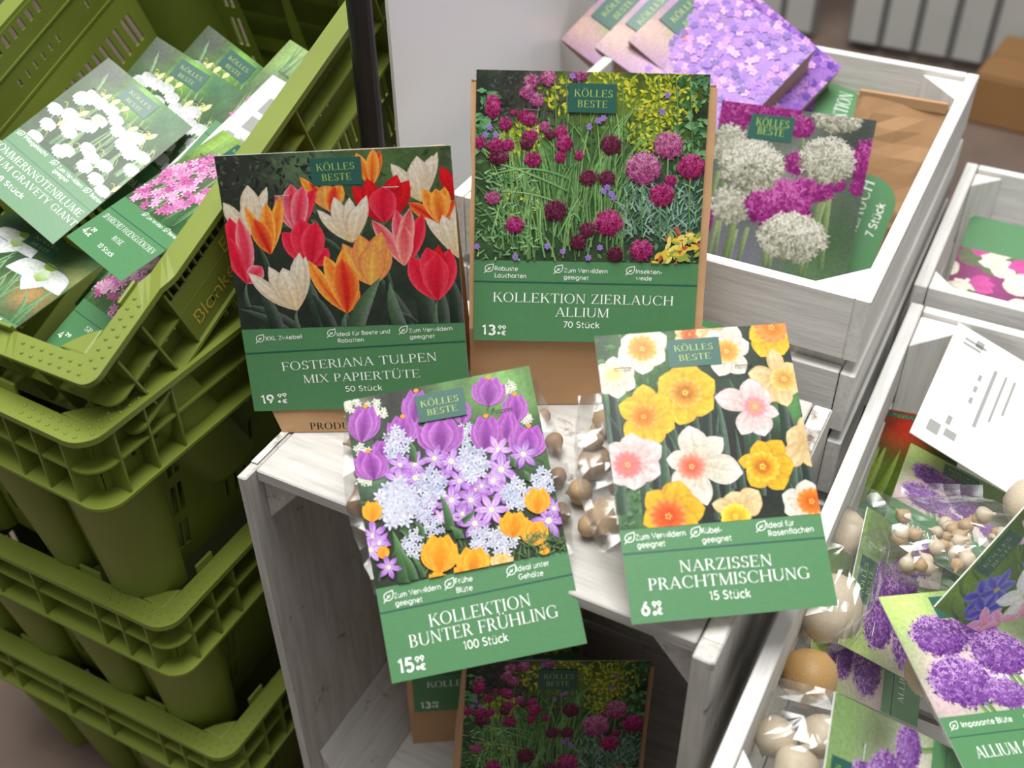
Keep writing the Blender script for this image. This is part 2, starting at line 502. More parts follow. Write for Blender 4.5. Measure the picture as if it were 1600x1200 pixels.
def sans_glyphs():
    """round monoline grotesque as centre lines; cap height 1, lower case 0.7"""
    o = lambda cx: _arc(cx, .35, .29, .35, 0, 360, 20)
    st = lambda x, y0=0.0, y1=1.0: [(x, y0), (x, y1)]
    dot = lambda x, y: [(x - .03, y), (x + .03, y)]
    G = {
        'a': ([o(.36), st(.65, 0, .7)], .78), 'b': ([st(.08, 0, 1.04), o(.37)], .74), 'c': ([_arc(.37, .35, .29, .35, 48, 312)], .64),
        'd': ([o(.36), st(.65, 0, 1.04)], .78), 'e': ([_arc(.37, .35, .29, .35, 0, 318, 18), [(.08, .36), (.66, .36)]], .72),
        'f': ([_arc(.36, .84, .17, .18, 75, 180, 6) + [(.19, 0)], [(.04, .66), (.38, .66)]], .42), 'g': ([o(.36), [(.65, .7), (.65, 0)] + _arc(.38, 0, .27, .27, 0, -150, 8)], .78),
        'h': ([st(.08, 0, 1.04), _arc(.34, .42, .26, .28, 180, 0, 8) + [(.6, 0)]], .72), 'i': ([st(.08, 0, .7), dot(.08, .93)], .2),
        'k': ([st(.08, 0, 1.04), [(.1, .28), (.5, .7)], [(.22, .4), (.54, 0)]], .6), 'l': ([st(.08, 0, 1.04)], .2),
        'm': ([st(.08, 0, .7), _arc(.3, .45, .22, .25, 180, 0, 8) + [(.52, 0)], _arc(.74, .45, .22, .25, 180, 0, 8) + [(.96, 0)]], 1.08),
        'n': ([st(.08, 0, .7), _arc(.34, .42, .26, .28, 180, 0, 8) + [(.6, 0)]], .72), 'o': ([o(.37)], .74),
        'p': ([st(.08, -.28, .7), o(.37)], .74), 'r': ([st(.08, 0, .7), _arc(.32, .42, .24, .28, 180, 80, 6)], .4),
        's': ([_arc(.27, .53, .19, .17, 30, 270, 8) + _arc(.27, .18, .21, .18, 90, -150, 8)], .54), 't': ([[(.18, .92), (.18, .18)] + _arc(.34, .18, .16, .18, 180, 270, 5), [(.03, .66), (.36, .66)]], .44),
        'u': ([[(.08, .7), (.08, .28)] + _arc(.34, .28, .26, .28, 180, 360, 8), st(.6, 0, .7)], .72),
        'v': ([[(.03, .7), (.3, 0), (.57, .7)]], .6), 'w': ([[(.03, .7), (.24, 0), (.45, .68), (.66, 0), (.87, .7)]], .9), 'y': ([[(.03, .7), (.3, 0)], [(.57, .7), (.2, -.27)]], .6),
        'z': ([[(.06, .66), (.5, .66), (.06, .04), (.52, .04)]], .58),
        'A': ([[(.03, 0), (.42, 1), (.81, 0)], [(.17, .32), (.67, .32)]], .84),
        'B': ([[(.1, 0), (.1, .96), (.36, .96)] + _arc(.36, .74, .24, .22, 90, -90, 8) + [(.1, .52)], [(.36, .52)] + _arc(.38, .28, .28, .24, 90, -90, 8) + [(.1, .04)]], .74),
        'D': ([[(.1, .04), (.1, .96), (.34, .96)] + _arc(.34, .5, .44, .46, 90, -90, 12) + [(.1, .04)]], .86),
        'E': ([[(.6, .96), (.1, .96), (.1, .04), (.6, .04)], [(.1, .52), (.54, .52)]], .68), 'F': ([[(.58, .96), (.1, .96), (.1, 0)], [(.1, .5), (.52, .5)]], .62),
        'G': ([_arc(.5, .5, .43, .48, 45, 350, 18) + [(.52, .44)]], 1.0), 'I': ([st(.1)], .22), 'K': ([st(.1), [(.12, .42), (.62, 1)], [(.28, .58), (.68, 0)]], .74),
        'L': ([[(.1, 1), (.1, .04), (.54, .04)]], .6), 'O': ([_arc(.5, .5, .43, .48, 0, 360, 24)], 1.0),
        'P': ([[(.1, 0), (.1, .96), (.36, .96)] + _arc(.36, .7, .26, .26, 90, -90, 8) + [(.1, .44)]], .7),
        'R': ([[(.1, 0), (.1, .96), (.36, .96)] + _arc(.36, .7, .26, .26, 90, -90, 8) + [(.1, .44)], [(.34, .44), (.64, 0)]], .72),
        'S': ([_arc(.33, .74, .24, .23, 35, 270, 8) + _arc(.33, .27, .27, .24, 90, -150, 8)], .66),
        'V': ([[(.03, 1), (.41, 0), (.79, 1)]], .82), 'X': ([[(.05, 0), (.65, 1)], [(.05, 1), (.65, 0)]], .7), 'Z': ([[(.06, .96), (.6, .96), (.06, .04), (.64, .04)]], .7),
        '0': ([_arc(.36, .5, .29, .48, 0, 360, 20)], .72), '1': ([[(.04, .8), (.24, .98), (.24, 0)]], .4),
        '2': ([_arc(.32, .7, .26, .27, 165, -30, 8) + [(.06, .04), (.62, .04)]], .66), '3': ([_arc(.3, .74, .23, .23, 150, -90, 8), _arc(.3, .26, .27, .25, 90, -150, 8)], .64),
        '4': ([[(.48, 0), (.48, .96), (.05, .26), (.66, .26)]], .7), '5': ([[(.56, .96), (.16, .96), (.11, .54)] + _arc(.32, .31, .27, .29, 130, -145, 10)], .66),
        '6': ([_arc(.34, .31, .27, .29, 0, 360, 16), [(.09, .4), (.42, .98)]], .68), '7': ([[(.05, .96), (.56, .96), (.2, 0)]], .6),
        '8': ([_arc(.33, .74, .22, .22, 0, 360, 14), _arc(.33, .26, .27, .26, 0, 360, 16)], .66), '9': ([_arc(.34, .68, .27, .29, 0, 360, 16), [(.59, .6), (.26, .02)]], .68),
        '€': ([_arc(.5, .5, .38, .46, 48, 312, 14), [(.02, .6), (.6, .6)], [(.02, .4), (.56, .4)]], .84), '-': ([[(.06, .36), (.38, .36)]], .44), ' ': ([], .3)}
    for a, b_ in (('ü', 'u'), ('ä', 'a'), ('ö', 'o')):
        g, w = G[b_]
        G[a] = (g + [dot(w / 2 - .15, .93), dot(w / 2 + .15, .93)], w)
    return G


SG = sans_glyphs()


def ribbon_polys(pts, w):
    """constant-width band along a line, mitred"""
    n = len(pts)
    closed = n > 3 and math.hypot(pts[0][0] - pts[-1][0], pts[0][1] - pts[-1][1]) < 1e-6
    side = []
    for i in range(n):
        a = pts[i - 1] if i > 0 else (pts[-2] if closed else None)
        c = pts[i + 1] if i < n - 1 else (pts[1] if closed else None)
        p = pts[i]
        ds = []
        for q, r in ((a, p), (p, c)):
            if q is None or r is None: continue
            dx, dy = r[0] - q[0], r[1] - q[1]
            l = math.hypot(dx, dy) or 1e-9
            ds.append((-dy / l, dx / l))
        nx, ny = sum(d[0] for d in ds) / len(ds), sum(d[1] for d in ds) / len(ds)
        k = max(0.4, nx * nx + ny * ny) if len(ds) == 2 else 1
        side.append((nx / k, ny / k))
    L = [(p[0] + s[0] * w / 2, p[1] + s[1] * w / 2) for p, s in zip(pts, side)]
    R = [(p[0] - s[0] * w / 2, p[1] - s[1] * w / 2) for p, s in zip(pts, side)]
    return [[R[i], R[i + 1], L[i + 1], L[i]] for i in range(n - 1)]


def sans_polys(s, bold=0.0):
    x, out = 0.0, []
    w = 0.125 + bold
    for ch in s:
        ls, adv = SG[ch]
        for l in ls:
            out += [[(a + x, b_) for a, b_ in q] for q in ribbon_polys(l, w)]
        x += adv + 0.09 + bold * 0.5
    x0 = min(p[0] for q in out for p in q)
    out = [[(a - x0, b_) for a, b_ in q] for q in out]
    return out, max(p[0] for q in out for p in q)


# ------------------------------------------------------------------ printed pictures: flat inks on the card face
def lerp(a, b, t):
    return tuple(x + (y - x) * t for x, y in zip(a, b))


def homography(src, dst):
    n = 8
    A = []
    for (x, y), (u, v) in zip(src, dst):
        A.append([x, y, 1, 0, 0, 0, -u * x, -u * y, u])
        A.append([0, 0, 0, x, y, 1, -v * x, -v * y, v])
    for i in range(n):
        p = max(range(i, n), key=lambda r: abs(A[r][i]))
        A[i], A[p] = A[p], A[i]
        for r in range(n):
            if r != i:
                k = A[r][i] / A[i][i]
                if k: A[r] = [a - k * b for a, b in zip(A[r], A[i])]
    h = [A[i][8] / A[i][i] for i in range(n)] + [1]

    def f(x, y):
        w = h[6] * x + h[7] * y + h[8]
        return ((h[0] * x + h[1] * y + h[2]) / w, (h[3] * x + h[4] * y + h[5]) / w)
    return f


class Print:
    """flat inks layered on a card face; coordinates are metres from the card's lower left corner, or measured marks via self.m"""
    def __init__(self, W, H, y0, mark=None):
        self.W, self.H, self.y0 = W, H, y0
        self.v, self.f, self.c = [], [], []
        self.z = 0.0
        self.slope = 0.0
        self.rng = random.Random(int(W * 1e5) + int(H * 1e5))
        if mark:
            quad, (ox, oy, sc) = mark
            q = [((x - ox) / sc, (y - oy) / sc) for x, y in quad]
            self.m = homography(q, [(0, H), (W, H), (W, 0), (0, 0)])
            self.s = W / math.hypot(q[1][0] - q[0][0], q[1][1] - q[0][1])
        else:
            self.m = lambda x, y: (x * W, (1 - y) * H)
            self.s = W

    def up(self):
        self.z += 0.9e-6

    def low(self, x):
        return self.y0 if not callable(self.y0) else self.y0(x)

    def poly(self, pts, cols):
        pc = list(zip(pts, cols))
        y0 = self.y0
        for ax, lim, sgn in ((0, 0.0, 1), (0, self.W, -1), (1, y0, 1), (1, self.H, -1)):
            if all((p[ax] - lim) * sgn >= 0 for p, _ in pc): continue
            out = []
            for i in range(len(pc)):
                (p, a), (q, b) = pc[i - 1], pc[i]
                dp, dq = (p[ax] - lim) * sgn, (q[ax] - lim) * sgn
                if (dp >= 0) != (dq >= 0):
                    t = dp / (dp - dq)
                    out.append((lerp(p, q, t), lerp(a, b, t)))
                if dq >= 0: out.append((q, b))
            pc = out
            if len(pc) < 3: return
        k = len(self.v)
        for p, c in pc:
            self.v.append((p[0], p[1], self.z))
            self.c.append(c)
        self.f.append(tuple(range(k, k + len(pc))))

    def grid(self, fn, nx=40, ny=40):
        P = [[(self.W * i / nx, self.y0 + (self.H - self.y0) * j / ny) for i in range(nx + 1)] for j in range(ny + 1)]
        Cc = [[fn(P[j][i][0] / self.W, 1 - (P[j][i][1] - self.y0) / (self.H - self.y0)) for i in range(nx + 1)] for j in range(ny + 1)]
        for j in range(ny):
            for i in range(nx):
                self.poly([P[j][i], P[j][i + 1], P[j + 1][i + 1], P[j + 1][i]], [Cc[j][i], Cc[j][i + 1], Cc[j + 1][i + 1], Cc[j + 1][i]])
        self.up()

    def petal(self, b, t, w, cb, ct, ce=None, streak=None, bend=0.0, peak=0.55, point=1.0, nl=8, nw=6, veins=0.06):
        """petal from base b to tip t (card metres): colours base, tip, edge and midrib"""
        bx, by = b; tx, ty = t
        dx, dy = tx - bx, ty - by
        L = math.hypot(dx, dy) or 1e-6
        ux, uy = dx / L, dy / L
        px, py = -uy, ux
        rows = []
        seed = self.rng.random() * 50
        for i in range(nl + 1):
            s = i / nl
            if s < peak: k = math.sin(s / peak * math.pi / 2) ** 0.75
            else: k = max(0.0, 1 - ((s - peak) / (1 - peak)) ** (2.0 * point))
            k = max(k, 0.1 if s < 0.5 else 0.04)
            off = bend * L * math.sin(s * math.pi)
            row = []
            for j in range(nw + 1):
                q = 2 * j / nw - 1
                x = bx + ux * L * s + px * (q * w / 2 * k + off)
                y = by + uy * L * s + py * (q * w / 2 * k + off)
                c = lerp(cb, ct, min(1, s * 1.15))
                if ce: c = lerp(c, ce, abs(q) ** 2.2)
                if streak: c = lerp(c, streak, max(0, 1 - abs(q) * 2.4) * (0.9 - 0.6 * s))
                n = 1 + veins * math.sin(seed + q * 9) + veins * 0.7 * math.sin(seed * 3 + q * 21 + s * 2)
                row.append(((x, y), tuple(min(1, v * n) for v in c[:3]) + (1,)))
            rows.append(row)
        for i in range(nl):
            for j in range(nw):
                a, b_, c_, d = rows[i][j], rows[i][j + 1], rows[i + 1][j + 1], rows[i + 1][j]
                self.poly([a[0], b_[0], c_[0], d[0]], [a[1], b_[1], c_[1], d[1]])
        self.up()

    def blade(self, p0, p1, p2, w, c0, c1, n=7, taper=True):
        """leaf or stem along a quadratic curve"""
        L, R = [], []
        for i in range(n + 1):
            t = i / n
            x = (1 - t) ** 2 * p0[0] + 2 * t * (1 - t) * p1[0] + t * t * p2[0]
            y = (1 - t) ** 2 * p0[1] + 2 * t * (1 - t) * p1[1] + t * t * p2[1]
            dx = 2 * (1 - t) * (p1[0] - p0[0]) + 2 * t * (p2[0] - p1[0])
            dy = 2 * (1 - t) * (p1[1] - p0[1]) + 2 * t * (p2[1] - p1[1])
            l = math.hypot(dx, dy) or 1e-6
            k = w / 2 * ((1 - t ** 2.2) if taper else 1) + 1e-5
            L.append((x - dy / l * k, y + dx / l * k)); R.append((x + dy / l * k, y - dx / l * k))
        for i in range(n):
            a, b = lerp(c0, c1, i / n), lerp(c0, c1, (i + 1) / n)
            mid0 = ((L[i][0] + R[i][0]) / 2, (L[i][1] + R[i][1]) / 2)
            mid1 = ((L[i + 1][0] + R[i + 1][0]) / 2, (L[i + 1][1] + R[i + 1][1]) / 2)
            da, db = lerp(a, (0, 0, 0, 1), 0.35), lerp(b, (0, 0, 0, 1), 0.35)
            self.poly([L[i], mid0, mid1, L[i + 1]], [da, a, b, db])
            self.poly([mid0, R[i], R[i + 1], mid1], [a, lerp(a, (1, 1, 1, 1), 0.08), lerp(b, (1, 1, 1, 1), 0.08), b])
        self.up()

    def disc(self, c, rx, ry, col, edge=None, n=14):
        pts = [(c[0] + rx * math.cos(i * 2 * math.pi / n), c[1] + ry * math.sin(i * 2 * math.pi / n)) for i in range(n)]
        edge = edge or col
        for i in range(n):
            self.poly([c, pts[i], pts[(i + 1) % n]], [col, edge, edge])
        self.up()

    def allium(self, c, r, dark, mid, light, n=170, sq=1.0, fs=0.17, ragged=1.06):
        """round flower head of many tiny star florets"""
        self.disc(c, r * 0.92, r * 0.92 * sq, lerp(dark, mid, 0.45), lerp(dark, mid, 0.1), 16)
        R = self.rng
        for i in range(n):
            q = math.sqrt((i + 0.5) / n)
            a = i * 2.39996 + R.uniform(-0.3, 0.3)
            rr = r * q * ragged * R.uniform(0.94, 1.04)
            x, y = c[0] + rr * math.cos(a), c[1] + rr * math.sin(a) * sq
            lit = 0.5 + 0.4 * math.sin(a) * q + R.uniform(-0.45, 0.45)
            col = lerp(dark, mid, min(1, max(0, lit * 2))) if lit < 0.5 else lerp(mid, light, min(1, lit * 2 - 1))
            f = r * fs * R.uniform(0.8, 1.3)
            t0 = R.uniform(0, 6.28)
            for k in range(3):
                t = t0 + k * 2.094
                self.poly([(x + math.cos(t) * f, y + math.sin(t) * f), (x + math.cos(t + 1.7) * f * 0.3, y + math.sin(t + 1.7) * f * 0.3), (x + math.cos(t - 1.7) * f * 0.3, y + math.sin(t - 1.7) * f * 0.3)], [col, col, lerp(col, dark, 0.4)])
            if i % 12 == 0: self.up()
        self.up()

    def star(self, c, r, cb, ct, ce=None, n=6, w=0.5, rot=None, sq=1.0, eye=None, streak=None):
        rot = self.rng.uniform(0, 6.28) if rot is None else rot
        for k in range(n):
            a = rot + k * 2 * math.pi / n
            rr = r * self.rng.uniform(0.9, 1.08)
            self.petal((c[0] + 0.06 * r * math.cos(a), c[1] + 0.06 * r * math.sin(a) * sq), (c[0] + rr * math.cos(a), c[1] + rr * math.sin(a) * sq), r * w, cb, ct, ce, streak, nl=5, nw=4, peak=0.5)
        if eye: self.disc(c, r * 0.16, r * 0.16 * sq, eye, lerp(eye, cb, 0.5), 8)

    def foliage(self, n, size, cols, area_=None, leafy=True):
        R = self.rng
        x0, x1, y0, y1 = area_ or (0, 1, 0, 1)
        for i in range(n):
            x, y = R.uniform(x0, x1) * self.W, self.y0 + (1 - R.uniform(y0, y1)) * (self.H - self.y0)
            a = R.uniform(0, 6.28)
            c = R.choice(cols)
            c = lerp(c, (0, 0, 0, 1), R.uniform(0, 0.35))
            l = size * R.uniform(0.5, 1.5)
            q = (x + math.cos(a) * l, y + math.sin(a) * l)
            w = l * (0.25 if leafy else 0.06)
            mx, my = (x + q[0]) / 2 - math.sin(a) * w, (y + q[1]) / 2 + math.cos(a) * w
            nx, ny = (x + q[0]) / 2 + math.sin(a) * w, (y + q[1]) / 2 - math.cos(a) * w
            self.poly([(x, y), (nx, ny), q, (mx, my)], [c, lerp(c, (1, 1, 1, 1), 0.06), c, lerp(c, (0, 0, 0, 1), 0.2)])
            if i % 4 == 0: self.up()
        self.up()

    def build(self, name, parent, base_z):
        me = bpy.data.meshes.new(name)
        me.from_pydata([(x - self.W / 2, y, z + base_z) for x, y, z in self.v], [], self.f)
        ca = me.color_attributes.new('ink', 'FLOAT_COLOR', 'POINT')
        flat = []
        for c in self.c: flat += list(c[:3]) + [1.0]
        ca.data.foreach_set('color', flat)
        return link_mesh(name, me, parent, INK)


def blobs(base, items, mottle=0.25, scale=9.0):
    """soft out-of-focus patches of colour"""
    def f(u, v):
        c, wsum = base, 0
        for (x, y, r, col) in items:
            w = math.exp(-((u - x) ** 2 + (v - y) ** 2) / (r * r))
            c = lerp(c, col, min(1, w))
        k = 1 + mottle * noise.noise((u * scale, v * scale, 1.3)) + mottle * 0.6 * noise.noise((u * scale * 3, v * scale * 3, 4.1))
        return tuple(max(0, x * k) for x in c[:3]) + (1,)
    return f


S = srgb
# ---- pictures on the four big cards, laid out from marks measured on the photo
def pic_tulips(P):
    m, s = P.m, P.s
    P.grid(blobs(S(52, 58, 48), [(0.12, 0.1, 0.25, S(52, 52, 48)), (0.75, 0.08, 0.3, S(82, 108, 62)), (0.4, 0.1, 0.15, S(92, 116, 84)), (0.3, 0.9, 0.5, S(40, 48, 40)), (0.9, 0.7, 0.3, S(48, 60, 46))], 0.35, 12))
    P.foliage(150, 0.006, [S(70, 86, 62), S(48, 58, 46), S(88, 104, 74), S(38, 42, 36)], (0, 0.45, 0, 0.4))
    P.foliage(120, 0.008, [S(84, 112, 60), S(60, 84, 48), S(66, 92, 60)], (0.45, 1, 0, 0.5))
    dk, lg = S(34, 46, 36), S(84, 108, 84)
    for x0, y0, x1, y1, w in ((330, 790, 150, 690, 55), (300, 800, 112, 705, 40), (420, 780, 365, 560, 60), (470, 800, 390, 640, 60), (520, 800, 500, 640, 40), (720, 800, 690, 640, 60), (790, 800, 640, 560, 50), (850, 780, 780, 430, 80), (960, 760, 930, 560, 60), (260, 800, 180, 600, 60), (900, 800, 890, 600, 60), (700, 640, 660, 500, 30), (240, 620, 190, 450, 30), (520, 500, 430, 420, 24), (800, 760, 685, 708, 18)):
        b, t = m(x0, y0), m(x1, y1)
        P.blade(b, ((b[0] + t[0]) / 2 + 0.003, (b[1] + t[1]) / 2 + 0.004), t, w * s, dk, lerp(dk, lg, P.rng.uniform(0.2, 0.8)))
    RED = (S(170, 14, 22), S(222, 26, 34), S(190, 16, 34), None)
    ROSE = (S(196, 40, 66), S(226, 58, 84), S(240, 150, 160), None)
    CRIM = (S(186, 16, 44), S(222, 28, 58), S(236, 70, 90), None)
    CREAM = (S(214, 176, 96), S(230, 220, 202), S(204, 186, 164), S(220, 206, 186))
    ORANGE = (S(214, 90, 30), S(240, 150, 50), S(244, 176, 80), S(214, 60, 30))
    FLAME = (S(200, 40, 24), S(224, 60, 36), S(240, 150, 60), S(190, 26, 24))
    APR = (S(226, 170, 70), S(226, 156, 76), S(214, 124, 76), S(234, 178, 84))
    PINK = (S(226, 120, 110), S(214, 70, 84), S(240, 170, 160), None)

    def fl(bx, by, petals):
        for x, y, w, (cb, ct, ce, st) in petals:
            P.petal(m(bx, by), m(x, y), w * s, cb, ct, ce, st, bend=P.rng.uniform(-0.05, 0.05), peak=0.55, point=1.25, veins=0.09, nw=12)
    fl(480, 325, [(365, 190, 45, ORANGE), (525, 215, 60, ORANGE), (400, 210, 40, FLAME), (460, 215, 90, APR), (500, 225, 60, FLAME)])
    fl(645, 225, [(588, 95, 50, ORANGE), (682, 85, 45, FLAME), (655, 78, 50, ORANGE)])
    fl(835, 285, [(905, 92, 45, CREAM), (885, 105, 55, CREAM), (722, 138, 60, CREAM), (825, 108, 85, CREAM), (800, 140, 70, CREAM)])
    fl(970, 280, [(918, 148, 55, RED)])
    fl(690, 365, [(570, 225, 75, RED), (790, 203, 80, RED), (625, 195, 80, RED), (745, 180, 80, RED), (690, 225, 110, CRIM)])
    fl(905, 370, [(785, 290, 50, FLAME), (965, 280, 55, FLAME), (845, 235, 60, ORANGE), (930, 228, 60, ORANGE), (893, 235, 75, ORANGE)])
    fl(165, 415, [(62, 290, 62, CREAM), (235, 228, 45, CREAM), (160, 222, 85, CREAM), (140, 300, 60, CREAM)])
    fl(350, 405, [(268, 262, 70, ROSE), (420, 235, 60, CRIM), (330, 218, 90, ROSE), (375, 225, 70, ROSE)])
    fl(240, 490, [(285, 262, 50, ORANGE), (145, 305, 45, ORANGE), (228, 290, 60, ORANGE), (180, 355, 80, FLAME)])
    fl(395, 535, [(290, 405, 85, CRIM), (465, 470, 70, CRIM), (360, 355, 120, CRIM), (420, 365, 95, CRIM)])
    fl(560, 445, [(428, 318, 48, CREAM), (622, 262, 55, CREAM), (495, 268, 70, CREAM), (555, 270, 60, CREAM), (590, 300, 75, CREAM)])
    fl(760, 535, [(640, 358, 60, PINK), (838, 335, 70, CRIM), (735, 318, 70, ROSE), (790, 312, 65, PINK), (765, 380, 70, PINK)])
    fl(972, 505, [(848, 348, 50, CREAM), (915, 338, 70, CREAM), (968, 300, 55, CREAM)])
    fl(145, 605, [(85, 350, 110, CRIM), (120, 350, 70, ROSE), (205, 540, 70, ROSE), (75, 420, 60, CRIM)])
    fl(630, 612, [(522, 450, 80, APR), (703, 470, 80, APR), (590, 415, 100, APR), (675, 405, 90, APR), (645, 455, 110, APR)])
    fl(335, 710, [(150, 565, 62, CREAM), (375, 500, 55, CREAM), (230, 540, 70, CREAM), (352, 486, 75, CREAM), (285, 545, 105, CREAM)])
    fl(530, 720, [(385, 515, 62, ORANGE), (450, 498, 80, ORANGE), (575, 620, 60, FLAME), (520, 472, 75, ORANGE), (515, 510, 110, FLAME)])
    fl(885, 670, [(785, 500, 95, CRIM), (938, 470, 85, CRIM), (895, 455, 70, RED), (850, 465, 110, CRIM), (890, 490, 110, CRIM)])
    for x0, y0, x1, y1, w in ((550, 800, 668, 578, 75), (740, 790, 700, 600, 60), (520, 800, 530, 718, 26), (345, 800, 335, 708, 22), (880, 800, 885, 668, 24), (150, 700, 145, 600, 18)):
        b, t = m(x0, y0), m(x1, y1)
        P.blade(b, ((b[0] + t[0]) / 2 - 0.004, (b[1] + t[1]) / 2 + 0.002), t, w * s, S(58, 78, 58), S(96, 124, 92))


def pic_allium(P):
    m, s, R = P.m, P.s, P.rng
    P.grid(blobs(S(48, 66, 44), [(0.2, 0.15, 0.2, S(62, 60, 58)), (0.05, 0.2, 0.12, S(36, 40, 36)), (0.5, 0.12, 0.16, S(124, 140, 46)), (0.8, 0.2, 0.18, S(110, 134, 40)), (0.2, 0.38, 0.1, S(150, 164, 60)), (0.4, 0.55, 0.25, S(74, 118, 62)), (0.85, 0.75, 0.2, S(70, 104, 86)), (0.95, 0.2, 0.1, S(30, 44, 32)), (0.12, 0.75, 0.2, S(70, 104, 60)), (0.5, 0.95, 0.3, S(52, 70, 46))], 0.5, 14), 60, 60)
    P.foliage(200, 0.004, [S(74, 72, 70), S(50, 48, 48), S(92, 90, 88)], (0.08, 0.4, 0.0, 0.3))
    P.foliage(420, 0.005, [S(60, 92, 50), S(84, 128, 66), S(44, 66, 42), S(104, 150, 90)], (0, 1, 0.25, 1))
    for cx, cy, r, n in ((0.36, 0.11, 0.09, 60), (0.55, 0.08, 0.12, 110), (0.78, 0.08, 0.16, 170), (0.76, 0.3, 0.12, 120), (0.2, 0.35, 0.09, 80), (0.85, 0.15, 0.1, 60), (0.2, 0.7, 0.1, 50)):
        for i in range(n):
            a, q = R.uniform(0, 6.28), math.sqrt(R.random()) * r
            x, y = (cx + q * math.cos(a)) * P.W, P.H - (cy + q * math.sin(a)) * (P.H - P.y0)
            c = lerp(S(128, 146, 30), S(222, 218, 70), R.random())
            t = R.uniform(0, 6.28)
            P.petal((x, y), (x + 0.005 * math.cos(t), y + 0.005 * math.sin(t)), 0.0022, c, c, nl=2, nw=2)
    P.foliage(110, 0.007, [S(84, 140, 84), S(56, 108, 62), S(120, 170, 110)], (0.86, 1, 0, 0.55))
    P.foliage(60, 0.006, [S(110, 170, 110), S(70, 130, 74)], (0, 0.08, 0.1, 0.4))
    for i in range(230):
        x = R.uniform(150, 640); y = R.uniform(420, 800)
        l = R.uniform(120, 330)
        lean = (x - 400) * 0.35 + R.uniform(-130, 130)
        c = lerp(S(54, 110, 50), S(150, 200, 110), R.random())
        P.blade(m(x, y), m(x + lean * 0.2, y - l * 0.7), m(x + lean, y - l), R.uniform(4, 9) * s, lerp(c, (0, 0, 0, 1), 0.4), c, 5)
    for i in range(180):
        x = R.uniform(640, 930); y = R.uniform(500, 720)
        a = R.uniform(0.4, 2.7)
        c = lerp(S(58, 100, 78), S(150, 186, 160), R.random())
        P.blade(m(x, y), m(x + 20 * math.cos(a), y - 30 * math.sin(a)), m(x + 60 * math.cos(a), y - 55 * math.sin(a)), 7 * s, c, c, 3)
    for i in range(130):
        x = R.uniform(55, 300); y = R.uniform(430, 790)
        a = R.uniform(0, 6.28)
        c = lerp(S(60, 120, 66), S(160, 206, 140), R.random())
        P.blade(m(x, y), m(x + 14 * math.cos(a), y - 14 * math.sin(a)), m(x + 34 * math.cos(a), y - 24 * math.sin(a)), 7 * s, c, c, 3)
    for x0, y0, x1, y1, x2, y2 in ((420, 470, 250, 390, 70, 480), (420, 520, 240, 430, 100, 400), (470, 640, 430, 560, 420, 680), (600, 420, 640, 300, 600, 180), (330, 780, 300, 650, 320, 560), (380, 700, 450, 560, 470, 540), (240, 690, 300, 740, 280, 740), (440, 600, 330, 520, 150, 520), (120, 700, 140, 620, 160, 560)):
        P.blade(m(x0, y0), m(x1, y1), m(x2, y2), 8 * s, S(90, 150, 80), S(170, 214, 140), 8)
    mag = (S(96, 14, 56), S(178, 38, 108), S(226, 104, 166))
    pnk = (S(120, 38, 84), S(190, 88, 142), S(230, 164, 200))
    drk = (S(58, 16, 34), S(112, 36, 66), S(168, 88, 116))
    for x in (375, 420, 470, 510, 600, 640, 780, 850, 905, 1000):
        P.blade(m(x, 420), m(x + 4, 250), m(x - 6, 70), 4 * s, S(60, 100, 50), S(120, 160, 90), 5, False)
    for x, y, r, k, sq in ((280, 92, 28, pnk, 1), (345, 78, 30, pnk, 1), (265, 135, 30, pnk, 0.9), (300, 165, 26, pnk, 1), (465, 65, 36, pnk, 0.7), (130, 175, 30, mag, 1), (130, 205, 28, mag, 1.1), (178, 257, 26, mag, 1), (255, 228, 30, mag, 0.9), (275, 240, 26, mag, 1), (210, 212, 14, mag, 0.7), (75, 330, 26, mag, 1), (140, 342, 32, mag, 0.8), (188, 340, 24, mag, 1), (275, 305, 30, mag, 0.8), (262, 335, 26, drk, 1), (150, 388, 40, drk, 0.7), (285, 397, 32, mag, 0.9), (395, 290, 26, mag, 1), (408, 335, 32, mag, 1), (392, 388, 22, mag, 1), (465, 380, 18, mag, 1.1), (330, 268, 22, pnk, 0.9), (350, 300, 20, drk, 1)):
        P.allium(m(x, y), r * s, *k, n=60, sq=sq, fs=0.24)
    for x, y, b in ((815, 342, 720), (717, 430, 700), (902, 425, 680), (787, 535, 720), (580, 643, 760), (590, 340, 600), (500, 467, 640), (573, 470, 640), (372, 595, 740), (213, 652, 740)):
        P.blade(m(x - 6, b), m(x - 14, (y + b) / 2), m(x, y), 7 * s, S(70, 120, 70), S(120, 160, 100), 5, False)
    for x, y, r, k, n in ((815, 342, 55, pnk, 240), (822, 478, 26, mag, 70), (787, 535, 48, mag, 180), (717, 430, 65, pnk, 300), (902, 425, 52, mag, 220), (590, 340, 42, drk, 130), (500, 467, 34, drk, 120), (573, 470, 34, drk, 120), (372, 595, 46, drk, 120), (497, 672, 34, drk, 110), (580, 643, 53, mag, 240), (708, 750, 45, mag, 180), (213, 652, 37, mag, 140), (128, 545, 30, pnk, 90), (605, 765, 34, drk, 60), (460, 720, 34, drk, 60)):
        P.allium(m(x, y), r * s, *k, n=n, sq=0.92, fs=0.15)
    for i in range(90):
        x, y = R.uniform(720, 925), R.uniform(690, 800)
        if x - 720 < (800 - y) * 1.2: continue
        t = R.uniform(0, 6.28)
        c = R.choice([S(220, 190, 70), S(230, 214, 110), S(190, 90, 60), S(150, 160, 70)])
        q = m(x, y)
        P.petal(q, (q[0] + 0.008 * math.cos(t), q[1] + 0.008 * math.sin(t)), 0.0035, c, c, nl=3, nw=2)
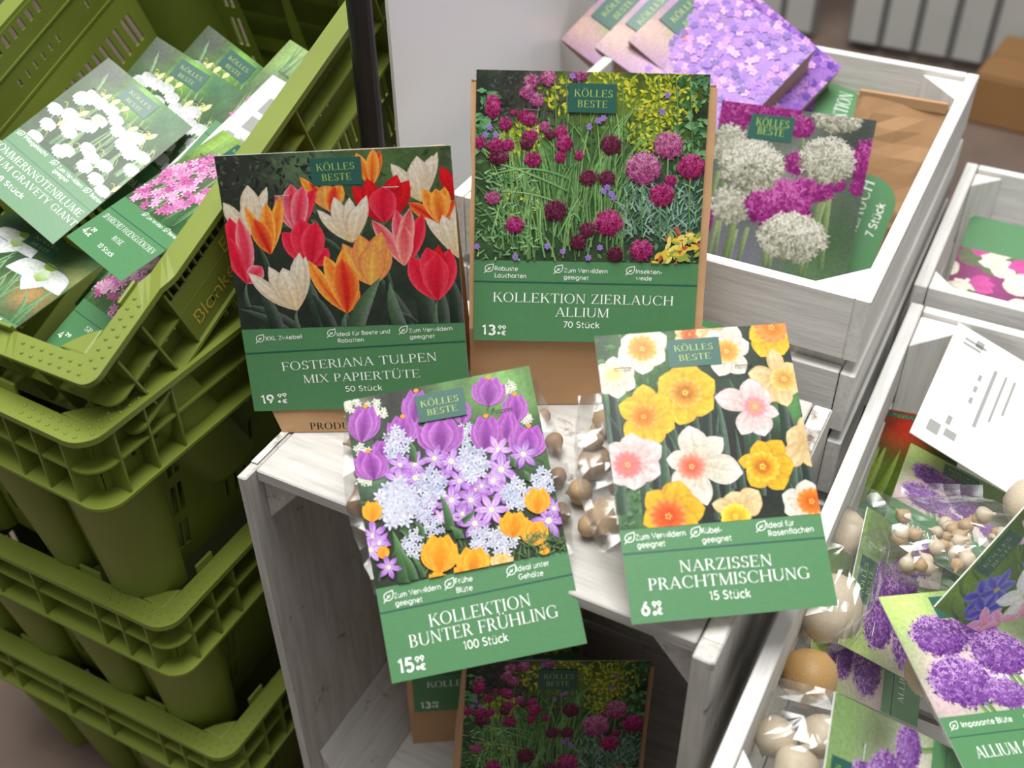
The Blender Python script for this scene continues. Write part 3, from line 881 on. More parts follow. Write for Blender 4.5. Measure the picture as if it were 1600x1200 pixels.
    for x, y in ((340, 735), (65, 735), (500, 780), (215, 775), (400, 755), (545, 740), (560, 520), (590, 530), (575, 505), (600, 545), (115, 270), (140, 300), (100, 300), (540, 245), (560, 235), (505, 268), (440, 70), (790, 210), (810, 145)):
        P.star(m(x, y), 15 * s, S(110, 70, 170), S(150, 110, 200), S(190, 160, 220))


def pic_spring(P):
    m, s, R = P.m, P.s, P.rng
    P.grid(blobs(S(44, 58, 40), [(0.85, 0.08, 0.22, S(120, 168, 90)), (0.55, 0.05, 0.15, S(90, 130, 70)), (0.1, 0.05, 0.1, S(120, 116, 104)), (0.3, 0.05, 0.15, S(44, 44, 40)), (0.08, 0.4, 0.15, S(90, 120, 90)), (0.2, 0.95, 0.25, S(38, 50, 30)), (0.95, 0.5, 0.12, S(70, 100, 60))], 0.4, 10))
    P.foliage(180, 0.006, [S(60, 84, 50), S(36, 50, 34), S(84, 116, 70)], (0, 1, 0.2, 1))
    for x, y in ((80, 160), (150, 170), (180, 190), (110, 330), (120, 440), (110, 385), (60, 180), (700, 215), (640, 100)):
        for k in range(9):
            P.star((m(x, y)[0] + R.uniform(-22, 22) * s, m(x, y)[1] + R.uniform(-18, 18) * s), 13 * s, S(190, 196, 180), S(220, 222, 206), n=5)
    for i in range(70):
        x, y = R.uniform(150, 850), R.uniform(650, 850)
        a = R.uniform(0.6, 2.5)
        P.blade(m(x, y), m(x + 20 * math.cos(a), y - 40), m(x + 70 * math.cos(a), y - 80), 8 * s, S(44, 70, 36), S(96, 140, 70), 4)
    VIO = (S(92, 26, 104), S(160, 72, 174), S(196, 124, 204), S(122, 44, 136))
    ORG = (S(206, 108, 8), S(240, 164, 26), S(246, 188, 60), S(222, 130, 14))

    def cup(x, y, w, h, pal, lean=0.0, stig=True, wide=0.5, n=5):
        cb, ct, ce, st = pal
        b = m(x + lean * h * 0.4, y + h * 0.55)
        order = [(-1, 0.72), (1, 0.72), (-0.45, 0.95), (0.5, 0.95), (0.05, 0.9)][:n]
        for k, hh in order:
            t = m(x + k * w * wide - lean * h * 0.3, y + h * 0.55 - h * hh)
            P.petal(b, t, w * (0.62 if abs(k) < 0.8 else 0.42) * s, cb, ct, lerp(ce, cb, R.uniform(0, 0.4)), st if abs(k) < 0.3 else None, bend=-k * 0.06, peak=0.55, point=0.85)
        if stig: P.disc(m(x - lean * h * 0.3, y - h * 0.38), 9 * s, 7 * s, S(246, 150, 40))

    def hya(x, y, r, n=16, blue=0.2):
        for k in range(n):
            a, q = k * 2.4, math.sqrt(k / n) * r
            c = lerp(S(236, 236, 242), S(186, 192, 218), R.uniform(0, blue + 0.2))
            P.star(m(x + q * math.cos(a) * 0.85, y + q * math.sin(a)), r * 0.34 * s, lerp(c, S(110, 116, 146), 0.6), c, lerp(c, S(150, 156, 184), 0.5), n=6, w=0.42, streak=lerp(c, S(140, 152, 200), 0.4))

    def chio(x, y, r, sq=1.0):
        c = R.choice([S(176, 112, 206), S(160, 90, 190), S(200, 150, 222)])
        P.star(m(x, y), r * s, S(240, 226, 246), c, lerp(c, S(100, 40, 140), 0.3), n=6, w=0.44, eye=S(240, 226, 150), sq=sq, streak=lerp(c, S(110, 50, 150), 0.5))
    cup(300, 165, 90, 130, VIO, -0.1)
    cup(255, 250, 105, 110, VIO)
    cup(178, 320, 60, 70, VIO, 0, False)
    cup(470, 190, 60, 90, VIO, 0, False)
    cup(662, 170, 85, 110, VIO, 0.1)
    cup(630, 240, 80, 115, VIO, -0.1, False)
    cup(565, 110, 115, 110, VIO)
    cup(115, 225, 105, 140, VIO, -0.15)
    hya(480, 275, 42, 12); hya(235, 310, 58, 16, 0.5)
    cup(555, 262, 100, 145, VIO, 0.0)
    cup(390, 265, 150, 135, VIO, 0.0, True, 0.55)
    cup(705, 290, 125, 125, VIO, -0.1, True, 0.52)
    cup(140, 375, 120, 110, VIO, 0.3, True, 0.55)
    for x, y, r in ((430, 370, 60), (245, 385, 50), (300, 430, 60), (460, 440, 50), (370, 360, 55), (300, 380, 50), (600, 330, 55), (610, 400, 70), (690, 345, 60), (580, 440, 50), (520, 470, 60), (540, 460, 40), (430, 510, 60), (500, 510, 55), (470, 560, 44), (615, 480, 45), (240, 440, 60), (395, 430, 40), (360, 520, 40), (390, 570, 32), (430, 575, 30), (330, 560, 40)):
        chio(x, y, r)
    hya(505, 378, 62, 22, 0.7); hya(360, 455, 60, 18, 0.8); hya(235, 520, 82, 28); hya(320, 540, 50, 14, 0.5)
    hya(665, 490, 58, 18, 0.6); hya(760, 455, 55, 16, 0.3); hya(365, 605, 44, 10, 0.6); hya(290, 665, 52, 12)
    for x, y, r in ((515, 595, 62), (575, 545, 62), (780, 585, 68), (800, 540, 44), (150, 640, 60), (170, 665, 44), (140, 690, 50)):
        chio(x, y, r)
    for x0, y0, x1, y1, w in ((260, 810, 218, 620, 46), (295, 800, 240, 680, 34), (330, 790, 280, 705, 20), (425, 620, 390, 490, 34), (460, 650, 425, 605, 34), (470, 590, 515, 545, 20), (290, 370, 282, 300, 30), (700, 440, 690, 405, 28), (250, 610, 270, 650, 26), (320, 640, 310, 590, 24), (650, 390, 640, 350, 26)):
        b, t = m(x0, y0), m(x1, y1)
        P.blade(b, ((b[0] + t[0]) / 2 + 0.003, (b[1] + t[1]) / 2), t, w * s, S(40, 76, 36), S(84, 130, 70))
    hya(540, 655, 52, 15); hya(620, 655, 56, 15)
    cup(145, 545, 66, 80, ORG, 0, False)
    cup(740, 505, 84, 100, ORG, 0, False)
    cup(655, 590, 100, 100, ORG, 0, False)
    cup(730, 622, 92, 96, ORG, 0, False)
    cup(388, 692, 130, 145, ORG, 0, False, 0.46)
    cup(508, 722, 115, 105, ORG, 0, False)
    cup(765, 685, 34, 50, ORG, -0.2, False)
    cup(612, 725, 80, 60, (S(230, 170, 90), S(246, 190, 90), S(250, 220, 180), None), 0, False)
    cup(380, 785, 60, 40, ORG, 0, False)
    cup(465, 760, 50, 40, ORG, 0, False)
    cup(185, 695, 40, 50, ORG, 0, False)
    chio(205, 752, 46)
    for i in range(60):
        x, y = R.uniform(690, 850), R.uniform(640, 720)
        a = R.uniform(0.2, 2.9)
        P.blade(m(x, y), m(x + 20 * math.cos(a), y - 16), m(x + 44 * math.cos(a), y - 34 * math.sin(a)), 5 * s, S(50, 84, 40), S(110, 150, 80), 3)


def pic_daffodils(P):
    m, s, R = P.m, P.s, P.rng
    P.grid(blobs(S(36, 46, 38), [(0.2, 0.15, 0.2, S(70, 112, 56)), (0.05, 0.3, 0.12, S(96, 140, 80)), (0.5, 0.05, 0.2, S(70, 104, 60)), (0.95, 0.45, 0.12, S(80, 130, 74)), (0.1, 0.9, 0.15, S(86, 126, 76)), (0.55, 0.75, 0.3, S(26, 30, 26)), (0.7, 0.3, 0.15, S(44, 60, 48))], 0.4, 9))
    P.foliage(110, 0.007, [S(76, 124, 70), S(104, 150, 96), S(56, 92, 56)], (0, 0.2, 0.65, 1))
    P.foliage(80, 0.007, [S(92, 140, 80), S(60, 100, 58)], (0.0, 0.35, 0.0, 0.4))
    for i in range(46):
        x = R.uniform(160, 930); y = R.uniform(500, 800)
        l = R.uniform(200, 420)
        c = lerp(S(30, 50, 40), S(70, 104, 78), R.random())
        P.blade(m(x, y), m(x - 10, y - l * 0.5), m(x - R.uniform(-10, 90), y - l), R.uniform(22, 40) * s, lerp(c, (0, 0, 0, 1), 0.4), c, 6)
    WH = (S(186, 174, 140), S(228, 222, 212), S(206, 196, 184))
    PK = (S(190, 160, 150), S(228, 214, 212), S(204, 184, 180))
    YE = (S(190, 142, 24), S(230, 194, 52), S(206, 164, 40))
    CR = (S(190, 158, 104), S(230, 208, 160), S(204, 172, 120))
    GO = (S(190, 134, 14), S(230, 184, 34), S(204, 154, 30))

    def daff(x, y, petals, pal, tx, ty, tr, c1, c2, c3, sq=0.92):
        for k in (1, 3, 5, 0, 2, 4):
            if k >= len(petals): continue
            a, L, w = petals[k]
            a = math.radians(a)
            b = m(x, y)
            t = m(x + L * math.cos(a), y - L * math.sin(a))
            P.petal(b, t, w * s, *pal, lerp(pal[0], pal[2], 0.5), bend=R.uniform(-0.06, 0.06), peak=0.58, point=1.25, nl=9, nw=12, veins=0.075)
        if tr:
            n = 26
            c = m(tx, ty)
            rim = []
            for i in range(n):
                a = i * 2 * math.pi / n
                rr = tr * s * (1 + 0.07 * (-1) ** i + R.uniform(-0.04, 0.04))
                rim.append((c[0] + rr * math.cos(a), c[1] + rr * math.sin(a) * sq))
            k1 = [(c[0] + (p[0] - c[0]) * 0.72, c[1] + (p[1] - c[1]) * 0.72) for p in rim]
            k2 = [(c[0] + (p[0] - c[0]) * 0.36, c[1] + (p[1] - c[1]) * 0.36) for p in rim]
            for i in range(n):
                j = (i + 1) % n
                v = 0.12 * (i % 2)
                P.poly([rim[i], rim[j], k1[j], k1[i]], [lerp(c1, (1, 1, 1, 1), v)] * 2 + [lerp(c2, c1, v)] * 2)
                P.poly([k1[i], k1[j], k2[j], k2[i]], [lerp(c2, c1, v)] * 2 + [c3] * 2)
                P.poly([k2[i], k2[j], c], [c3, c3, lerp(c3, c2, 0.4)])
            P.up()
            for i in range(5):
                a = i * 1.256
                P.disc((c[0] + tr * 0.13 * s * math.cos(a), c[1] + tr * 0.13 * s * math.sin(a)), tr * 0.06 * s, tr * 0.06 * s, lerp(c1, S(250, 230, 120), 0.5), None, 6)

    def ring(rot, L, w, var=0.12):
        return [(rot + k * 60 + R.uniform(-8, 8), L * R.uniform(1 - var, 1 + var), w) for k in range(6)]
    daff(470, 80, ring(20, 60, 50), CR, 470, 75, 34, S(226, 130, 70), S(210, 110, 60), S(190, 90, 50))
    daff(560, 60, ring(10, 70, 60), CR, 0, 0, 0, None, None, None)
    daff(298, 128, ring(30, 95, 85), WH, 295, 128, 52, S(236, 180, 90), S(228, 160, 80), S(206, 140, 70))
    daff(605, 140, ring(15, 92, 80), WH, 605, 138, 46, S(244, 190, 90), S(236, 160, 70), S(220, 140, 60))
    daff(765, 65, [(200, 80, 80), (250, 100, 95), (300, 100, 100), (340, 80, 90), (150, 80, 70), (90, 50, 70)], YE, 770, 50, 62, S(244, 120, 60), S(240, 150, 60), S(220, 120, 40))
    daff(195, 235, ring(35, 78, 68), WH, 190, 225, 40, S(244, 232, 190), S(240, 220, 160), S(226, 200, 130))
    daff(452, 295, ring(25, 118, 116, 0.06), YE, 452, 290, 60, S(236, 176, 50), S(216, 150, 40), S(176, 110, 30))
    daff(318, 375, ring(42, 108, 90, 0.1), YE, 300, 378, 48, S(244, 160, 44), S(238, 140, 30), S(200, 110, 24))
    daff(800, 240, [(105, 115, 62), (170, 118, 80), (40, 80, 70), (330, 85, 80), (285, 105, 70), (235, 100, 80)], CR, 815, 240, 50, S(236, 196, 110), S(224, 176, 96), S(196, 144, 70))
    daff(705, 345, [(100, 108, 90), (165, 150, 85), (245, 110, 75), (290, 112, 88), (345, 95, 50), (50, 80, 70)], PK, 708, 342, 46, S(240, 172, 176), S(232, 140, 150), S(206, 150, 110))
    daff(258, 545, ring(35, 112, 92, 0.1), PK, 240, 555, 52, S(236, 148, 148), S(224, 116, 120), S(214, 120, 100))
    daff(885, 470, [(80, 100, 70), (150, 70, 80), (235, 110, 80), (300, 110, 70), (20, 60, 60), (190, 60, 60)], CR, 0, 0, 0, None, None, None)
    daff(490, 555, [(100, 145, 105), (45, 140, 80), (350, 175, 108), (285, 155, 80), (225, 120, 80), (170, 110, 72)], WH, 475, 562, 52, S(246, 166, 140), S(238, 130, 110), S(206, 90, 60))
    daff(752, 560, [(110, 100, 80), (60, 108, 80), (5, 98, 90), (305, 105, 90), (230, 95, 85), (170, 108, 60)], GO, 735, 562, 60, S(244, 190, 30), S(236, 168, 20), S(186, 110, 20))
    daff(400, 735, [(75, 125, 110), (140, 120, 90), (10, 125, 100), (200, 110, 90), (330, 110, 90), (270, 60, 90)], GO, 388, 745, 62, S(244, 130, 36), S(236, 100, 20), S(200, 70, 16))
    daff(645, 725, [(110, 75, 95), (45, 105, 90), (165, 100, 55), (20, 90, 60), (240, 60, 60), (300, 60, 60)], CR, 635, 745, 50, S(244, 214, 60), S(236, 196, 40), S(206, 160, 30))
    daff(900, 700, [(95, 90, 80), (160, 100, 80), (200, 90, 70), (40, 80, 70), (260, 70, 70), (320, 70, 60)], WH, 915, 690, 52, S(240, 150, 50), S(226, 120, 36), S(206, 96, 20))


def pic_balls(P):
    """white and magenta flower balls"""
    m, s, R = P.m, P.s, P.rng
    P.grid(blobs(S(96, 104, 96), [(0.5, 0.35, 0.2, S(128, 134, 122)), (0.2, 0.95, 0.3, S(120, 104, 140)), (0.85, 0.6, 0.25, S(70, 96, 66)), (0.9, 0.1, 0.2, S(66, 70, 66)), (0.75, 0.9, 0.25, S(86, 118, 80))], 0.15, 5))
    wht = (S(120, 122, 100), S(198, 196, 178), S(238, 236, 224))
    mag = (S(104, 20, 84), S(168, 48, 138), S(220, 120, 192))
    for x0, y0, x1, y1, w in ((115, 620, 150, 470, 26), (170, 600, 180, 500, 20), (130, 930, 165, 740, 22), (165, 930, 180, 740, 18), (215, 960, 285, 560, 34), (240, 960, 268, 790, 22), (290, 970, 325, 780, 24), (670, 780, 710, 550, 26), (730, 1000, 745, 540, 30), (430, 990, 440, 900, 26), (455, 1000, 465, 900, 26), (625, 1040, 640, 950, 30), (575, 380, 580, 280, 16), (640, 1050, 720, 640, 20)):
        P.blade(m(x0, y0), m((x0 + x1) / 2, (y0 + y1) / 2), m(x1, y1), w * s, S(86, 110, 62), S(140, 158, 104), 4, False)
    for x, y, r, k, n, sq in ((390, 120, 170, mag, 300, 0.6), (200, 150, 120, mag, 180, 0.8), (560, 230, 80, mag, 120, 0.8), (560, 430, 75, mag, 120, 0.9), (650, 570, 120, mag, 180, 0.6), (780, 545, 50, mag, 80, 0.9), (890, 560, 50, mag, 60, 1), (750, 190, 125, wht, 240, 0.55), (190, 330, 105, wht, 260, 1.05), (90, 735, 55, mag, 100, 1.8), (230, 655, 110, wht, 260, 0.95), (920, 420, 95, mag, 240, 1.25), (480, 660, 172, mag, 480, 0.78), (715, 415, 145, wht, 420, 0.82), (320, 445, 168, wht, 480, 0.78), (565, 835, 178, wht, 520, 0.7)):
        P.allium(m(x, y), r * s, *k, n=n, sq=sq, fs=0.12, ragged=1.05)


# ---- pictures on the small cards, laid out in fractions of the card
def pic_bells(P):
    W, H, R = P.W, P.H, P.rng
    P.grid(blobs(S(58, 84, 48), [(0.5, 0.12, 0.3, S(128, 186, 70)), (0.15, 0.1, 0.2, S(86, 92, 84)), (0.8, 0.1, 0.2, S(60, 110, 70)), (0.5, 0.7, 0.4, S(52, 76, 50))], 0.4, 7), 24, 24)
    for i in range(26):
        x = R.uniform(0.05, 1.0) * W; y = P.y0 + R.uniform(-0.05, 0.35) * H
        c = lerp(S(60, 104, 56), S(120, 160, 110), R.random())
        P.blade((x, y), (x + 0.002, y + 0.02), (x + R.uniform(-0.012, 0.012), y + R.uniform(0.03, 0.06)), R.uniform(0.0015, 0.005), c, lerp(c, S(190, 214, 170), 0.4), 4)
    for i in range(34):
        x, y = R.uniform(0.06, 0.96) * W, P.y0 + R.uniform(0.02, 0.44) * H
        r = 0.0105
        P.blade((x, y + r), (x + 0.004, y + r * 1.6), (x + 0.008, y), 0.001, S(170, 180, 80), S(190, 200, 110), 4)
        for k, a in enumerate((-2.3, -0.85, -1.9, -1.25, -1.57)):
            P.petal((x, y + r * 0.5), (x + r * math.cos(a) * 1.05, y + r * 0.5 + r * 1.25 * math.sin(a)), r * 0.85, S(176, 186, 168), S(226, 228, 226), S(196, 198, 204), nl=5, nw=4, point=0.7)
        if i % 3 == 0: P.petal((x + 0.006, y + 0.004), (x + 0.010, y + 0.016), 0.005, S(206, 206, 130), S(226, 226, 170), nl=4, nw=2)


def pic_pinkbells(P):
    W, H, R = P.W, P.H, P.rng
    P.grid(blobs(S(70, 100, 56), [(0.2, 0.1, 0.3, S(150, 186, 92)), (0.6, 0.4, 0.3, S(96, 96, 80)), (0.8, 0.9, 0.3, S(52, 92, 52))], 0.35, 8), 20, 20)
    for i in range(40):
        x = R.uniform(0, 1) * W; y = P.y0 + R.uniform(-0.05, 0.5) * H
        P.blade((x, y), (x + 0.003, y + 0.015), (x + R.uniform(-0.01, 0.01), y + 0.05), 0.003, S(50, 96, 50), S(130, 170, 110), 4)
    for k in range(12):
        x0, y0 = R.uniform(0.0, 0.85) * W, P.y0 + R.uniform(0.0, 0.34) * H
        for i in range(10):
            x, y = x0 + i * 0.0028, y0 + i * 0.0045
            c = R.choice([S(206, 120, 176), S(222, 150, 196), S(190, 100, 156), S(236, 184, 214)])
            P.star((x + R.uniform(-0.005, 0.005), y + R.uniform(-0.003, 0.003)), 0.006, lerp(c, S(140, 60, 110), 0.4), c, None, n=6, w=0.45)


def pic_snowdrop(P):
    W, H, R = P.W, P.H, P.rng
    P.grid(blobs(S(66, 96, 60), [(0.3, 0.2, 0.3, S(60, 84, 56)), (0.85, 0.7, 0.15, S(176, 136, 84)), (0.95, 0.3, 0.15, S(150, 160, 100)), (0.5, 0.9, 0.2, S(110, 130, 90))], 0.3, 6), 20, 20)
    for i in range(16):
        x = R.uniform(0.1, 1) * W
        P.blade((x, P.y0), (x - 0.004, P.y0 + 0.03), (x - R.uniform(-0.01, 0.02), P.y0 + R.uniform(0.04, 0.08)), 0.004, S(60, 110, 56), S(130, 170, 120), 5)
    for x, y, r in ((0.72, 0.62, 0.030), (0.3, 0.75, 0.026), (0.15, 0.5, 0.02)):
        c = (x * W, y * H + r)
        for a in (-2.45, -0.65, -1.55):
            P.petal(c, (c[0] + r * 1.25 * math.cos(a), c[1] + r * 1.3 * math.sin(a)), r * 0.85, S(186, 194, 176), S(228, 230, 230), S(194, 200, 206), nl=7, nw=6, point=0.7)
        P.petal((c[0], c[1] - r * 0.1), (c[0] + 0.004, c[1] - r * 0.75), r * 0.5, S(230, 238, 220), S(130, 168, 60), nl=4, nw=4)
        P.disc((c[0], c[1]), r * 0.2, r * 0.16, S(126, 160, 60))


def pic_purpleballs(P):
    W, H, R = P.W, P.H, P.rng
    P.grid(blobs(S(120, 150, 90), [(0.15, 0.1, 0.3, S(196, 220, 130)), (0.7, 0.1, 0.3, S(130, 160, 100)), (0.3, 0.6, 0.25, S(232, 204, 204)), (0.65, 0.8, 0.3, S(240, 224, 222)), (0.9, 0.45, 0.2, S(110, 120, 90)), (0.1, 0.9, 0.2, S(206, 180, 184))], 0.12, 5), 24, 24)
    k = (S(96, 44, 122), S(154, 102, 184), S(222, 182, 234))
    L = [(0.55, 0.22, 0.16), (0.27, 0.24, 0.19), (0.62, 0.36, 0.2), (0.27, 0.48, 0.22), (0.52, 0.56, 0.13), (0.88, 0.48, 0.14)]
    for x, y, r in L:
        P.blade((x * W, H * (1 - y)), (x * W + 0.004, H * (1 - y) - 0.03), ((x + 0.12) * W, P.y0 - 0.01), 0.004, S(130, 160, 90), S(96, 130, 70), 5, False)
    for x, y, r in L:
        P.allium((x * W, H * (1 - y)), r * W, *k, n=420, sq=0.85, fs=0.085, ragged=1.03)


def pic_stars(P):
    W, H, R = P.W, P.H, P.rng
    P.grid(blobs(S(84, 116, 54), [(0.2, 0.1, 0.3, S(130, 168, 70)), (0.8, 0.5, 0.3, S(70, 104, 50))], 0.3, 7), 16, 16)
    for i in range(30):
        x = R.uniform(0, 1) * W; y = P.y0 + R.uniform(0, 0.6) * H
        P.blade((x, y), (x, y + 0.02), (x + 0.02, y + 0.03), 0.003, S(70, 110, 50), S(120, 160, 80), 3)
    BL, WHT, PKK = (S(70, 70, 170), S(96, 96, 206), S(150, 150, 230)), (S(232, 236, 224), S(248, 250, 248), S(226, 230, 230)), (S(236, 150, 196), S(240, 180, 214), S(246, 210, 228))
    for x, y, r, c in ((0.8, 0.2, 0.024, PKK), (0.72, 0.30, 0.022, PKK), (0.9, 0.12, 0.02, PKK), (0.22, 0.22, 0.02, BL), (0.3, 0.28, 0.02, BL), (0.14, 0.32, 0.02, BL), (0.06, 0.40, 0.02, PKK), (0.12, 0.5, 0.02, PKK), (0.65, 0.42, 0.026, BL), (0.85, 0.5, 0.024, BL), (0.38, 0.50, 0.032, WHT), (0.6, 0.64, 0.026, BL), (0.2, 0.62, 0.024, PKK)):
        P.star((x * W, H * (1 - y)), r, c[0], c[1], c[2], n=6, w=0.5, eye=S(210, 190, 80))


def pic_violet(P):
    """a mass of violet florets below a pale pinkish margin"""
    W, H, R = P.W, P.H, P.rng
    P.grid(blobs(S(150, 104, 186), [(0.2, 0.04, 0.3, S(204, 172, 158)), (0.8, 0.02, 0.25, S(200, 166, 156)), (0.3, 0.2, 0.08, S(176, 182, 112)), (0.1, 0.5, 0.15, S(206, 170, 166)), (0.6, 0.5, 0.3, S(132, 84, 178))], 0.25, 6), 20, 20)
    for i in range(330):
        x, v = R.uniform(0.1, 1.0), R.uniform(0.2, 1)
        if v < 0.32 and x < 0.6: continue
        c = R.choice([S(140, 88, 190), S(164, 108, 206), S(196, 140, 216), S(104, 66, 166), S(222, 172, 226), S(176, 120, 212)])
        P.star((x * W, P.y0 + (1 - v) * (H - P.y0)), 0.0055, lerp(c, S(90, 50, 140), 0.35), c, None, n=5, w=0.7)


def pic_pinkwhite(P):
    W, H, R = P.W, P.H, P.rng
    P.grid(blobs(S(120, 50, 96), [(0.2, 0.3, 0.2, S(90, 110, 70)), (0.8, 0.8, 0.3, S(150, 60, 120))], 0.3, 6), 14, 14)
    for i in range(44):
        x, y = R.random() * W, P.y0 + R.random() * (H - P.y0)
        c = R.choice([S(236, 232, 210), S(236, 232, 210), S(206, 80, 156), S(96, 120, 80)])
        for a in (-0.5, 0.5, 0):
            P.petal((x, y), (x + 0.03 * math.sin(a + i), y + 0.02 * math.cos(a + i)), 0.016, lerp(c, S(150, 50, 110), 0.25), c, nl=4, nw=4)


def pic_redgreen(P):
    P.grid(blobs(S(52, 84, 46), [(0.5, 0.2, 0.25, S(190, 30, 30)), (0.5, 0.8, 0.4, S(96, 120, 40))], 0.4, 6), 14, 14)
    for i in range(14):
        x = P.rng.random() * P.W
        P.blade((x, P.y0), (x + 0.01, P.y0 + 0.02), (x + 0.02, P.y0 + 0.06), 0.01, S(90, 130, 50), S(150, 170, 60), 4)


# ------------------------------------------------------------------ floor and background
FL = -0.126          # floor level; the shelf crate stands on a low pallet at z = 0
mb = MB(); mb.box(-3, 4, -1.5, 4.5, FL - 0.05, FL)
tag(mb.build('floor', GROUND), kind='structure')

# back wall of upright boards, seen only along its foot
fence = empty('plank_fence', Matrix.Translation((0, 2.55, FL)), 'grey plank fence with dark gaps standing behind everything', 'fence')
R_ = random.Random(3)
x = at_y(1389, 0, 2.55).x
pitch = 0.09
for k in range(-22, 14):
    if k == -2: continue                      # the missing board leaves the dark gap
    b = MB()
    zt = 1.7 + R_.uniform(-0.01, 0.01)
    b.box(x + k * pitch + 0.009, x + (k + 1) * pitch - 0.009, -0.012, 0.012, 0.03, zt)
    b.build('plank', FENCE, fence, 0.002)
for xa, xb in ((x - 22 * pitch, x - 2.02 * pitch), (x - 1.02 * pitch, x + 14 * pitch)):
    b = MB(); b.box(xa, xb, 0.0125, 0.02, 0.02, 1.7)
    b.build('backing_board', simple_mat('gap_grey_board', srgb(118, 118, 114), 0.8), fence)  # darker grey sheet added behind the planks to tone the gaps
for z in (0.25, 1.2):
    b = MB(); b.box(x - 22 * pitch, x - 2.02 * pitch, 0.0205, 0.035, z, z + 0.09); b.box(x - 1.02 * pitch, x + 14 * pitch, 0.0205, 0.035, z, z + 0.09)
    b.build('rail', simple_mat('dark_rail', srgb(84, 84, 80), 0.8), fence)
for i, px in enumerate((x - 20 * pitch, x - 0.75 * pitch, x + 12 * pitch)):
    b = MB(); b.box(px, px + 0.06, 0.0355, 0.09, 0, 1.75)
    b.build('post', FENCE, fence)

p = at(1545, 203, FL)
car = empty('cardboard_box', Matrix.Translation((p.x + 0.14, p.y + 0.12, FL)) @ Matrix.Rotation(math.radians(-6), 4, 'Z'), 'closed brown cardboard box on the floor at the far right', 'box')
b = MB(); b.box(-0.19, 0.4, -0.12, 0.15, 0.001, 0.12)
b.build('carton_body', CARTON, car, 0.004)
b = MB(); b.box(-0.19, 0.4, -0.118, 0.012, 0.1205, 0.1235); b.box(-0.19, 0.4, 0.016, 0.148, 0.1205, 0.1235)
b.build('flap', CARTON, car)


# ------------------------------------------------------------------ white-washed timber crates
def wood_crate(label, mat, a, bdim, h, group='white fruit crates', nend=4, nside=4, t_end=0.013, t_side=0.011, plank=None, block=0.048, seed=1, nbottom=4, zig=0.0, t_left=None, wood=None, block_y=None):
    """crate standing open side up: x 0..a, y 0..bdim, z 0..h; the end boards stand at x=0 and x=a"""
    root = empty('wooden_crate', mat, label, 'crate', group)
    WD = wood or WOOD
    R = random.Random(seed)
    gap = 0.014
    ph = (h - gap * (nend - 1)) / nend
    for sx in (0, 1):
        for k in range(nend):
            z0 = k * (ph + gap)
            m_ = MB()
            j = R.uniform(-zig, zig)
            x0 = 0 if sx == 0 else a - t_end
            te = t_left if (t_left and sx == 0) else t_end
            m_.box(x0 + j, x0 + te + j, R.uniform(0, 0.0015), bdim - R.uniform(0, 0.0015), z0, z0 + ph + (gap - 0.002 if nend == 2 else 0))
            m_.build('end_board', WD[1], root, 0.0012)
    ps = (h - gap * (nside - 1)) / nside
    for sy in (0, 1):
        for k in range(nside):
            z0 = k * (ps + gap)
            m_ = MB()
            y0 = 0 if sy == 0 else bdim - t_side
            off = R.uniform(0, 0.0015) * (1 if sy == 0 else -1)
            m_.box((t_left or t_end) + 0.0012, a - t_end - 0.0012, y0 + off, y0 + t_side + off, z0, z0 + ps)
            m_.build('side_board', WD[0], root, 0.0012)
    for sx in (0, 1):
        for sy in (0, 1):
            x0 = (t_left or t_end) + 0.0005 if sx == 0 else a - t_end - 0.0005
            y0 = t_side + 0.002 if sy == 0 else bdim - t_side - 0.002
            dx = block * (1 if sx == 0 else -1); dy = (block_y[sy] if block_y else block * 1.1) * (1 if sy == 0 else -1)
            m_ = MB()
            pts = [(x0, y0), (x0 + dx, y0), (x0, y0 + dy)]
            if dx * dy < 0: pts.reverse()
            m_.prism(pts, 0.012, h - 0.006)
            m_.build('corner_block', WD[2], root, 0.001)
    wb = (bdim - 2 * t_side - 0.01 * (nbottom - 1)) / nbottom
    for k in range(nbottom):
        m_ = MB()
        y0 = t_side + k * (wb + 0.01)
        m_.box(t_end + 0.001, a - t_end - 0.001, y0 + 0.001, y0 + wb, 0.0015, 0.0105)
        m_.build('bottom_board', WD[0], root, 0.001)
    return root


pal = empty('wooden_pallet', Matrix.Translation((0.0, 0.0, FL)), 'low grey pallet under the white crates', 'pallet')
for k in range(8):
    b = MB(); b.box(0.0, 0.86, -0.02 + k * 0.112, 0.07 + k * 0.112, 0.106, 0.125)
    b.build('deck_board', FENCE, pal, 0.002)
for k in range(3):
    b = MB(); b.box(0.0 + k * 0.38, 0.1 + k * 0.38, 0.0, 0.85, 0.001, 0.105)
    b.build('bearer', FENCE, pal, 0.002)

# shelf crate: stands on its end, mouth towards the viewer
shelf_m = Matrix.Translation((0, 0.284, 0.0)) @ Matrix.Rotation(math.radians(90), 4, 'X')
shelf = wood_crate('white wooden crate stood on end as a shelf, mouth to the front', shelf_m, 0.402, 0.5, 0.284, nend=2, nside=1, t_end=0.016, t_side=0.012, block=0.039, seed=5, nbottom=5, t_left=0.009, wood=WOOD_GREY, block_y=(0.078, 0.048))
# worn bare patches on its end boards' upper edges
for sx, nm in ((0, 'left'), (1, 'right')):
    m_ = MB()
    x0 = 0.0015 if sx == 0 else 0.402 - 0.0145
    m_.box(x0, x0 + (0.006 if sx == 0 else 0.013), 0.4999, 0.5005, 0.004, 0.278)
    m_.build('worn_edge', WORN, shelf)

